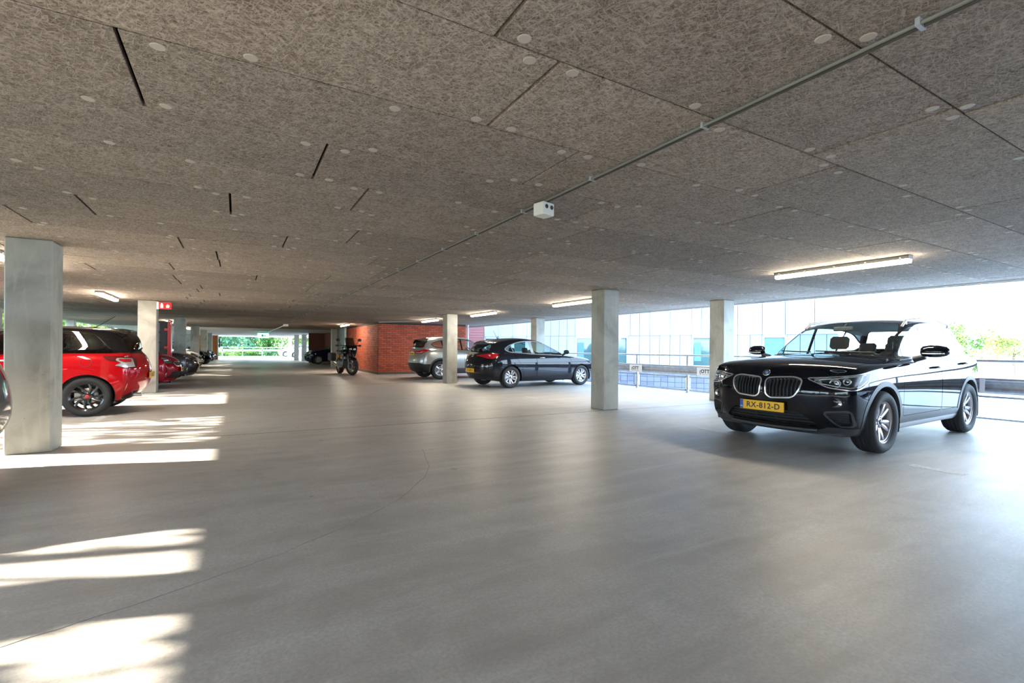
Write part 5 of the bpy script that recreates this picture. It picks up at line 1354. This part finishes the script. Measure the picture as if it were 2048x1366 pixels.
def make_three_door_red():
    S = hatch_spec(); k = 3.95/4.34
    S['st'] = [(x*.93+.03, t+.02, e+.02, b, w*.955) for x, t, e, b, w in S['st']]
    S['st'][-2] = (-1.80, 1.06, 1.0, .24, .80); S['st'][-1] = (-1.92, .99, .95, .28, .74); S['st'][-3] = (-1.55, 1.07, 1.0, .2, .85)
    S.update(glv=[(.46, -1.78, .45, .40), (.08, -1.66, .93, .93), (-.10, -1.60, 1.0, 1.06)], roof=[1.40, 1.44, 1.46, 1.465, 1.46, 1.45, 1.435, 1.42], fit=(-1.95, 2.0, .8575, .165, 1.46), rear=[-.14, .0, .05, .03, -.05], rcurve=[0, .02, .10, .22],
        cabin=(-1.45, .95, .70, .98), gy=[.55, .57, .58, .58, .575, .565, .55, .53], rseat_x=-.9)
    F = dict(name='three_door_hatchback_car', lvl=2, paint='paint_red', arch=.355, ax=(1.23, -1.23), wr=.318, wy=.735,
        dlo=rpoly([(.72, .975), (.40, 1.16), (.08, 1.30), (-.35, 1.36), (-.9, 1.355), (-1.28, 1.325), (-1.55, 1.02), (-.5, 1.015)], [.03, .3, .3, .3, .3, .05, .03, .1], 4), glass='glass_tint', rglass='glass_tint',
        dlo_rings=[(.010, 'window_trim')], pillars=[[(-.36, .9), (-.42, .9), (-.52, 1.6), (-.46, 1.6)]],
        ws=rpoly([(-.62, 1.04), (.62, 1.04), (.54, 1.28), (.49, 1.375), (0, 1.395), (-.49, 1.375), (-.54, 1.28)], [.05, .05, .1, .07, .3, .07, .1], 3), wsx=(-.2, 1.3),
        rs=rpoly([(-.62, 1.03), (.62, 1.03), (.54, 1.20), (.48, 1.355), (-.48, 1.355), (-.54, 1.20)], .04, 4), rsx=(-2.5, -1.50),
        doors=[rpoly([(.82, .32), (.86, .75), (.76, .955), (-.48, 1.0), (-.46, .32)], [.03, .1, .02, .02, .03], 3)], handles=[(-.3, .9)], handlemat='chrome', hood=HOOD(1.93, .76, .73),
        gate=rpoly([(-.60, .72), (.60, .72), (.58, 1.0), (.52, 1.36), (-.52, 1.36), (-.58, 1.0)], .04, 3),
        hl=(38, rpoly([(-.85, .75), (-.70, .80), (-.42, .85), (-.38, .78), (-.52, .70), (-.75, .68)], .04, 3)), lenses=(),
        tl=[(125, rpoly([(1.190, .935), (0.935, .945), (.93, .955), (.70, .965), (.74, .90), (.92, .865), (0.833, .80), (0.978, .765), (1.173, .77)], [.04, .02, .02, .02, .04, .05, .02, .03, .04], 3), 'tail_lamp'),
            (125, rpoly([(1.105, .925), (0.850, .935), (0.833, .895), (0.901, .855), (0.816, .815), (0.952, .775), (1.122, .785)], .015, 2), 'tail_chrome'),
            (125, rpoly([(1.080, .91), (0.880, .92), (0.871, .895), (0.935, .862), (1.071, .862)], .01, 2), 'tail_inner'),], tlmat='tail_dark',
        grille=rpoly([(-.4, .76), (.4, .76), (.3, .60), (-.3, .60)], .04, 3), intake=rpoly([(-.6, .42), (.6, .42), (.55, .28), (-.55, .28)], .04, 3),
        zones=[('side', rpoly([(1.6, 1.5), (-2.2, 1.5), (-2.2, 1.02), (-1.2, 1.012), (-1.2, 1.30), (-.6, 1.37), (.0, 1.36), (1.6, .9)], .01, 1)[::-1], 'roofp', dict(over=['body'], nmin=-.3, zr=(1.0, 2), xr=(-3, .45))),
               ('top', [(.2, -.9), (.2, .9), (-2.2, .9), (-2.2, -.9)], 'roofp', dict(over=['body'], both=False, nmin=.1, zr=(1.33, 2))),
               ('rear', rpoly([(-.80, .12), (.80, .12), (.80, .20), (.62, .31), (.50, .37), (-.50, .37), (-.62, .31), (-.80, .20)], .02, 2), 'skirt', dict(over=['body'], both=False, nmin=-.2, xr=(-3, -1.6)))],
        skirtmat='gloss_black', roofmat='gloss_black', mirror=(.58, 1.0, .82), mirrormat='gloss_black', spoiler=(-1.58, .53, .13, .012), spoilmat='gloss_black', ant=(-1.18, 1.445, 1.25, .21), wipz=1.05,
        rwiper=[(0, 1.06), (-.12, 1.07), (-.30, 1.10)], rplate=(.62, '7-SXX-72'), exh=(-1.82, (.42,), .30), flap=(-1.22, .87, 0),
        wheel=('d', .318, .235, .215, (10, .034, .046, .22, .05), 'rim_black', 'cap_red'), badges=[('rear', (0, .90), .05, 'chrome')])
    return car_from(S, F, 'red three-door hatchback with black roof and black wheels behind the nearest pillar')
def make_hatch_plain():
    """plain five-door hatchback, the source of the cars further back"""
    S = hatch_spec(); S['st'] = [(x, t+.05, e+.05, b, w) for x, t, e, b, w in S['st']]
    S.update(roof=[1.43, 1.475, 1.50, 1.50, 1.48, 1.45, 1.41, 1.38], fit=(-2.10, 2.10, .90, .17, 1.50), cabin=(-1.55, 1.0, .74, 1.0))
    F = dict(name='hatchback_car', paint='paint_darkred', arch=.355, ax=(1.30, -1.30), wr=.318, wy=.775,
        dlo=rpoly([(.72, .99), (.40, 1.19), (.08, 1.33), (-.35, 1.40), (-.9, 1.38), (-1.35, 1.28), (-1.60, 1.12), (-1.45, 1.07), (-.5, 1.03)], [.03, .3, .3, .3, .3, .1, .04, .08, .2], 4),
        pillars=[[(-.36, .9), (-.42, .9), (-.50, 1.6), (-.44, 1.6)], [(-1.15, .9), (-1.19, .9), (-1.30, 1.5), (-1.26, 1.5)]],
        ws=rpoly([(-.66, 1.05), (.66, 1.05), (.56, 1.32), (.50, 1.41), (0, 1.43), (-.50, 1.41), (-.56, 1.32)], [.05, .05, .1, .07, .3, .07, .1], 3), wsx=(-.2, 1.3),
        rs=rpoly([(-.58, 1.09), (.58, 1.09), (.50, 1.25), (.42, 1.35), (-.42, 1.35), (-.50, 1.25)], .05, 4), rsx=(-2.5, -1.5), rglass='glass_tint',
        doors=[rpoly([(.88, .32), (.92, .80), (.80, .96), (-.38, 1.01), (-.36, .32)], [.03, .1, .02, .02, .03], 3), rpoly([(-.37, .32), (-.39, 1.01), (-1.22, 1.05), (-1.12, .88), (-.96, .70), (-.90, .5), (-.86, .32)], [.03, .02, .05, .1, .1, .1, .03], 3)],
        handles=[(-.2, .9), (-1.05, .94)], hood=HOOD(2.0, .80, .76),
        hl=(38, rpoly([(-.92, .72), (-.76, .79), (-.46, .86), (-.42, .80), (-.56, .70), (-.82, .66)], .05, 3)), lenses=((.56, .74, .05), (.70, .76, .04)),
        tl=[(140, rpoly([(1.15, .96), (.95, .98), (.66, 1.0), (.60, .92), (.72, .82), (1.15, .84)], .04, 3), 'tail_lamp')],
        grille=rpoly([(-.40, .70), (.40, .70), (.34, .60), (-.34, .60)], .03, 3), intake=rpoly([(-.48, .46), (.48, .46), (.55, .28), (-.55, .28)], .04, 3), bars=[(.46, .34), (.44, .39), (.36, .65)],
        zones=[('rear', rpoly([(-.86, .12), (.86, .12), (.86, .26), (.5, .34), (-.5, .34), (-.86, .26)], .02, 2), 'skirt', dict(over=['body'], both=False, nmin=-.2, xr=(-3, -1.7)))],
        mirror=(.62, 1.01, .86), spoiler=(-1.76, .50, .08, .015), wipz=1.06, fplate=(.50, 'KT-91-RB'), rplate=(.80, 'ND-30-VF'), fog=(.62, .37), badges=[('front', (0, .73), .05, 'chrome')],
        wheel=('p', .318, .215, .205, (7, .05, .045, .0, .0), 'rim_silver'))
    return car_from(S, F, 'x')
def repaint(root, old, new, prefix=None):
    for c in [root]+[k for k in root.children_recursive]:
        if c.type == 'MESH':
            for s_ in c.material_slots:
                if s_.material and s_.material.name == old: s_.link = 'OBJECT'; s_.material = M[new]
# ---------------------------------------------------------------- motorcycle
def make_moto():
    e = empty('motorcycle', label='dark touring motorcycle parked at the corner of the brick block', cat='motorcycle')
    def wheel(x, r, w, nm_='wheel', steer=0):
        m = MB(); m.lathe([(r-.10, -w*.32), (r-.07, -w*.5), (r-.02, -w*.46), (r, -w*.15), (r, w*.15), (r-.02, w*.46), (r-.07, w*.5), (r-.10, w*.32)], 32, axis='y')
        o = m.build(nm_, 'rubber', e); o.location = (x, 0, r); o.rotation_euler = (0, 0, steer)
        b = MB(); b.lathe([(r-.095, -w*.34), (r-.12, -w*.3), (r-.12, w*.3), (r-.095, w*.34)], 32, axis='y'); b.lathe([(0, -.06), (.05, -.06), (.05, .06), (0, .06)], 14, axis='y')
        for k in range(10):
            a = k*PI/5+(.06 if k % 2 else -.06); b.tube([(.04*math.cos(a), 0, .04*math.sin(a)), ((r-.11)*math.cos(a), 0, (r-.11)*math.sin(a))], .009, 5)
        b.build('rim', 'pipe_grey', o); d = MB()
        for s in (1, -1): d.lathe([(.09, s*.075), (.15, s*.075), (.15, s*.08), (.09, s*.08), (.09, s*.075)], 24, axis='y')
        d.build('brake_disc', 'disc_metal', o); return o
    wheel(-.76, .32, .17); wheel(.76, .33, .12, steer=.32)
    ax = Vector((.76, 0, .33)); hd = Vector((.42, 0, .98))
    m = MB()
    for s in (1, -1): m.tube([ax+Vector((0, s*.10, 0)), hd+Vector((.02, s*.10, 0))], [.03, .026], 8)
    m.build('fork', 'disc_metal', e)
    MB().prism(rpoly([(.55, .70), (.80, .66), (1.10, .60), (1.12, .57), (.80, .60), (.60, .62)], .03, 2), -.06, .06).build('mudguard', 'gloss_black', e)
    m = MB()
    for s in (1, -1): m.tube([hd+Vector((0, s*.06, 0)), (.25, s*.16, .72), (.0, s*.17, .42), (-.25, s*.15, .40), (-.35, s*.14, .75), (.1, s*.12, .85), hd+Vector((0, s*.05, -.05))], .022, 6)
    for s in (1, -1): m.tube([(-.25, s*.13, .42), (-.76, s*.12, .32)], .028, 6)
    m.tube([(-.3, 0, .78), (-.85, 0, .92)], .03, 6); m.build('frame', 'trim_dark', e)
    m = MB(); m.cbox(-.28, .22, -.17, .17, .24, .58, .05); m.build('engine', 'trim_dark', e)
    for s in (1, -1):
        m = MB(); m.lathe([(.0, s*.36), (.07, s*.36), (.085, s*.30), (.085, s*.12)], 16, mat=Matrix.Translation((.08, 0, .42)), axis='y')
        m.build('cylinder_head', 'galv_dark', e)
    vs = []; sec = [(.40, .06, .86, 1.02), (.28, .16, .80, 1.10), (.05, .19, .78, 1.11), (-.15, .13, .78, .98), (-.26, .09, .78, .88)]
    m = MB()
    for x, w, z0, z1 in sec: vs += [Vector((x, w*math.cos(a), (z0+z1)/2+(z1-z0)/2*math.sin(a))) for a in [2*PI*i/14 for i in range(14)]]
    m.add(vs, [(i*14+k, i*14+(k+1) % 14, (i+1)*14+(k+1) % 14, (i+1)*14+k) for i in range(4) for k in range(14)]+[tuple(range(14))[::-1], tuple(range(56, 70))], True); m.build('fuel_tank', 'paint_black', e)
    m = MB(); m.cbox(-.85, -.2, -.15, .15, .84, .93, .04); m.build('seat', 'trim_black', e)
    m = MB()
    for s in (1, -1): m.prism(rpoly([(.72, .98), (.60, 1.12), (.42, 1.06), (.30, .80), (.42, .66), (.62, .80)], .05, 3), s*.10, s*.20)
    m.prism(rpoly([(.82, .92), (.74, 1.08), (.55, 1.1), (.55, .85)], .04, 3), -.12, .12); m.build('fairing', 'gloss_black', e)
    m = MB()
    for s in (1, -1): m.ball((.80, s*.07, .96), .055, 12, 8, (.5, 1, .9))
    m.build('headlamp', 'lamp_chrome', e)
    m = MB(); v = []
    for x, z in ((.72, 1.08), (.60, 1.25), (.52, 1.38)): v += [Vector((x-.08*abs(t)**2*2, t*(.17-.03*(z-1.08)), z)) for t in (-1, -.6, 0, .6, 1)]
    m.add(v, [(i*5+k, i*5+k+1, (i+1)*5+k+1, (i+1)*5+k) for i in range(2) for k in range(4)], True); m.build('windshield', 'glass_tint', e)
    m = MB(); m.tube([(.22, -.42, 1.08), (.36, -.22, 1.10), (.42, 0, 1.06), (.36, .22, 1.10), (.22, .42, 1.08)], .013, 8); hb = m.build('handlebar', 'trim_black', e)
    for s in (1, -1):
        MB().tube([(.27, s*.34, 1.09), (.20, s*.45, 1.075)], .02, 8).build('grip', 'rubber', hb)
        MB().cbox(.28, .36, s*.42-.05, s*.42+.05, 1.05, 1.13, .02).build('hand_guard', 'trim_black', hb)
        o = MB(); o.tube([(.34, s*.28, 1.10), (.36, s*.36, 1.25)], .007, 5); o.ball((.36, s*.40, 1.30), .075, 12, 8, (.25, 1, .75)); o.build('mirror', 'trim_black', e)
    for s in (1, -1):
        p = MB(); p.cbox(-.92, -.48, s*.33-.11, s*.33+.11, .50, .82, .04); p.build('side_case', 'trim_dark', e)
        MB().tube([(.2, s*.15, .62), (.48, s*.26, .62), (.50, s*.27, .40), (.2, s*.22, .30)], .014, 6).build('crash_bar', 'galv', e)
    MB().tube([(.1, -.14, .3), (-.3, -.18, .28), (-.75, -.24, .42)], [.025, .035, .055], 10).build('exhaust', 'disc_metal', e)
    MB().tube([(-.08, .14, .28), (-.2, .34, .01)], .014, 6).build('kickstand', 'trim_black', e)
    MB().cbox(-.97, -.92, -.09, .09, .62, .74, .01).build('number_plate', 'plate_yellow', e)
    return e
# ---------------------------------------------------------------- place the vehicles
def put(o, x, y, h, label=None, group=None):
    o.location = (x, y, .001); o.rotation_euler = (0, 0, h)
    if label: o['label'] = label
    if group: o['group'] = group
    return o
put(make_crossover(), 7.465, 3.455, PI+.037)
put(make_hatch_dark(), 8.10, 12.86, .05)
put(make_crossover_silver(), 7.73, 17.3, .03)
put(make_three_door_red(), -3.30, 10.81, PI)
pc = make_hatch_plain(); first = True
for x, y, h, mt_, l, g in [(-3.45, 16.4, 0, None, 'dark red hatchback with its nose out behind the pillar with the fire sign', None), (-3.22, 19.6, 0, 'paint_grey', 'dark grey car next to the dark red hatchback', None),
                        (-3.4, 25.2, 0, 'paint_white', 'white car whose bonnet shows between the third and fourth columns', None), (-3.35, 31.9, 0, 'paint_black', 'nearer of the two small black car noses at the far left row', None),
                        (-3.35, 38.8, 0, 'paint_black', 'farther of the two small black car noses, in front of the orange wall', None), (-3.735, 5.36, PI, 'paint_grey', 'dark car cut off by the left picture edge, beside the nearest column', None),
                        (6.1, 35.6, PI, 'paint_blue', 'dark blue car in front of the dark brick wall left of the motorcycle', None), (6.9, 58.6, PI, 'paint_white', 'pale car between the far columns', None), (6.5, 65.5, PI, 'paint_silver', 'farthest pale car, at the far opening', None)]:
    o = pc if first else copy_tree(pc)
    put(o, x, y, h, l, g)
    if not first and mt_: cc_ = (o, mt_); CP = globals().setdefault('CP', []); CP.append(cc_)
    first = False
for o, mt_ in CP: repaint(o, 'paint_darkred', mt_)
for o, mt_ in CP:
    if o['label'].startswith('dark car cut off'):          # no plate shows on this one
        for c in [c for c in o.children if c.name.startswith('number_plate')]:
            for k in list(c.children_recursive)+[c]: bpy.data.objects.remove(k)
mo = put(make_moto(), 4.05, 21.3, -PI/2+.10); mo.scale = (1.12,)*3
bpy.context.view_layer.update()
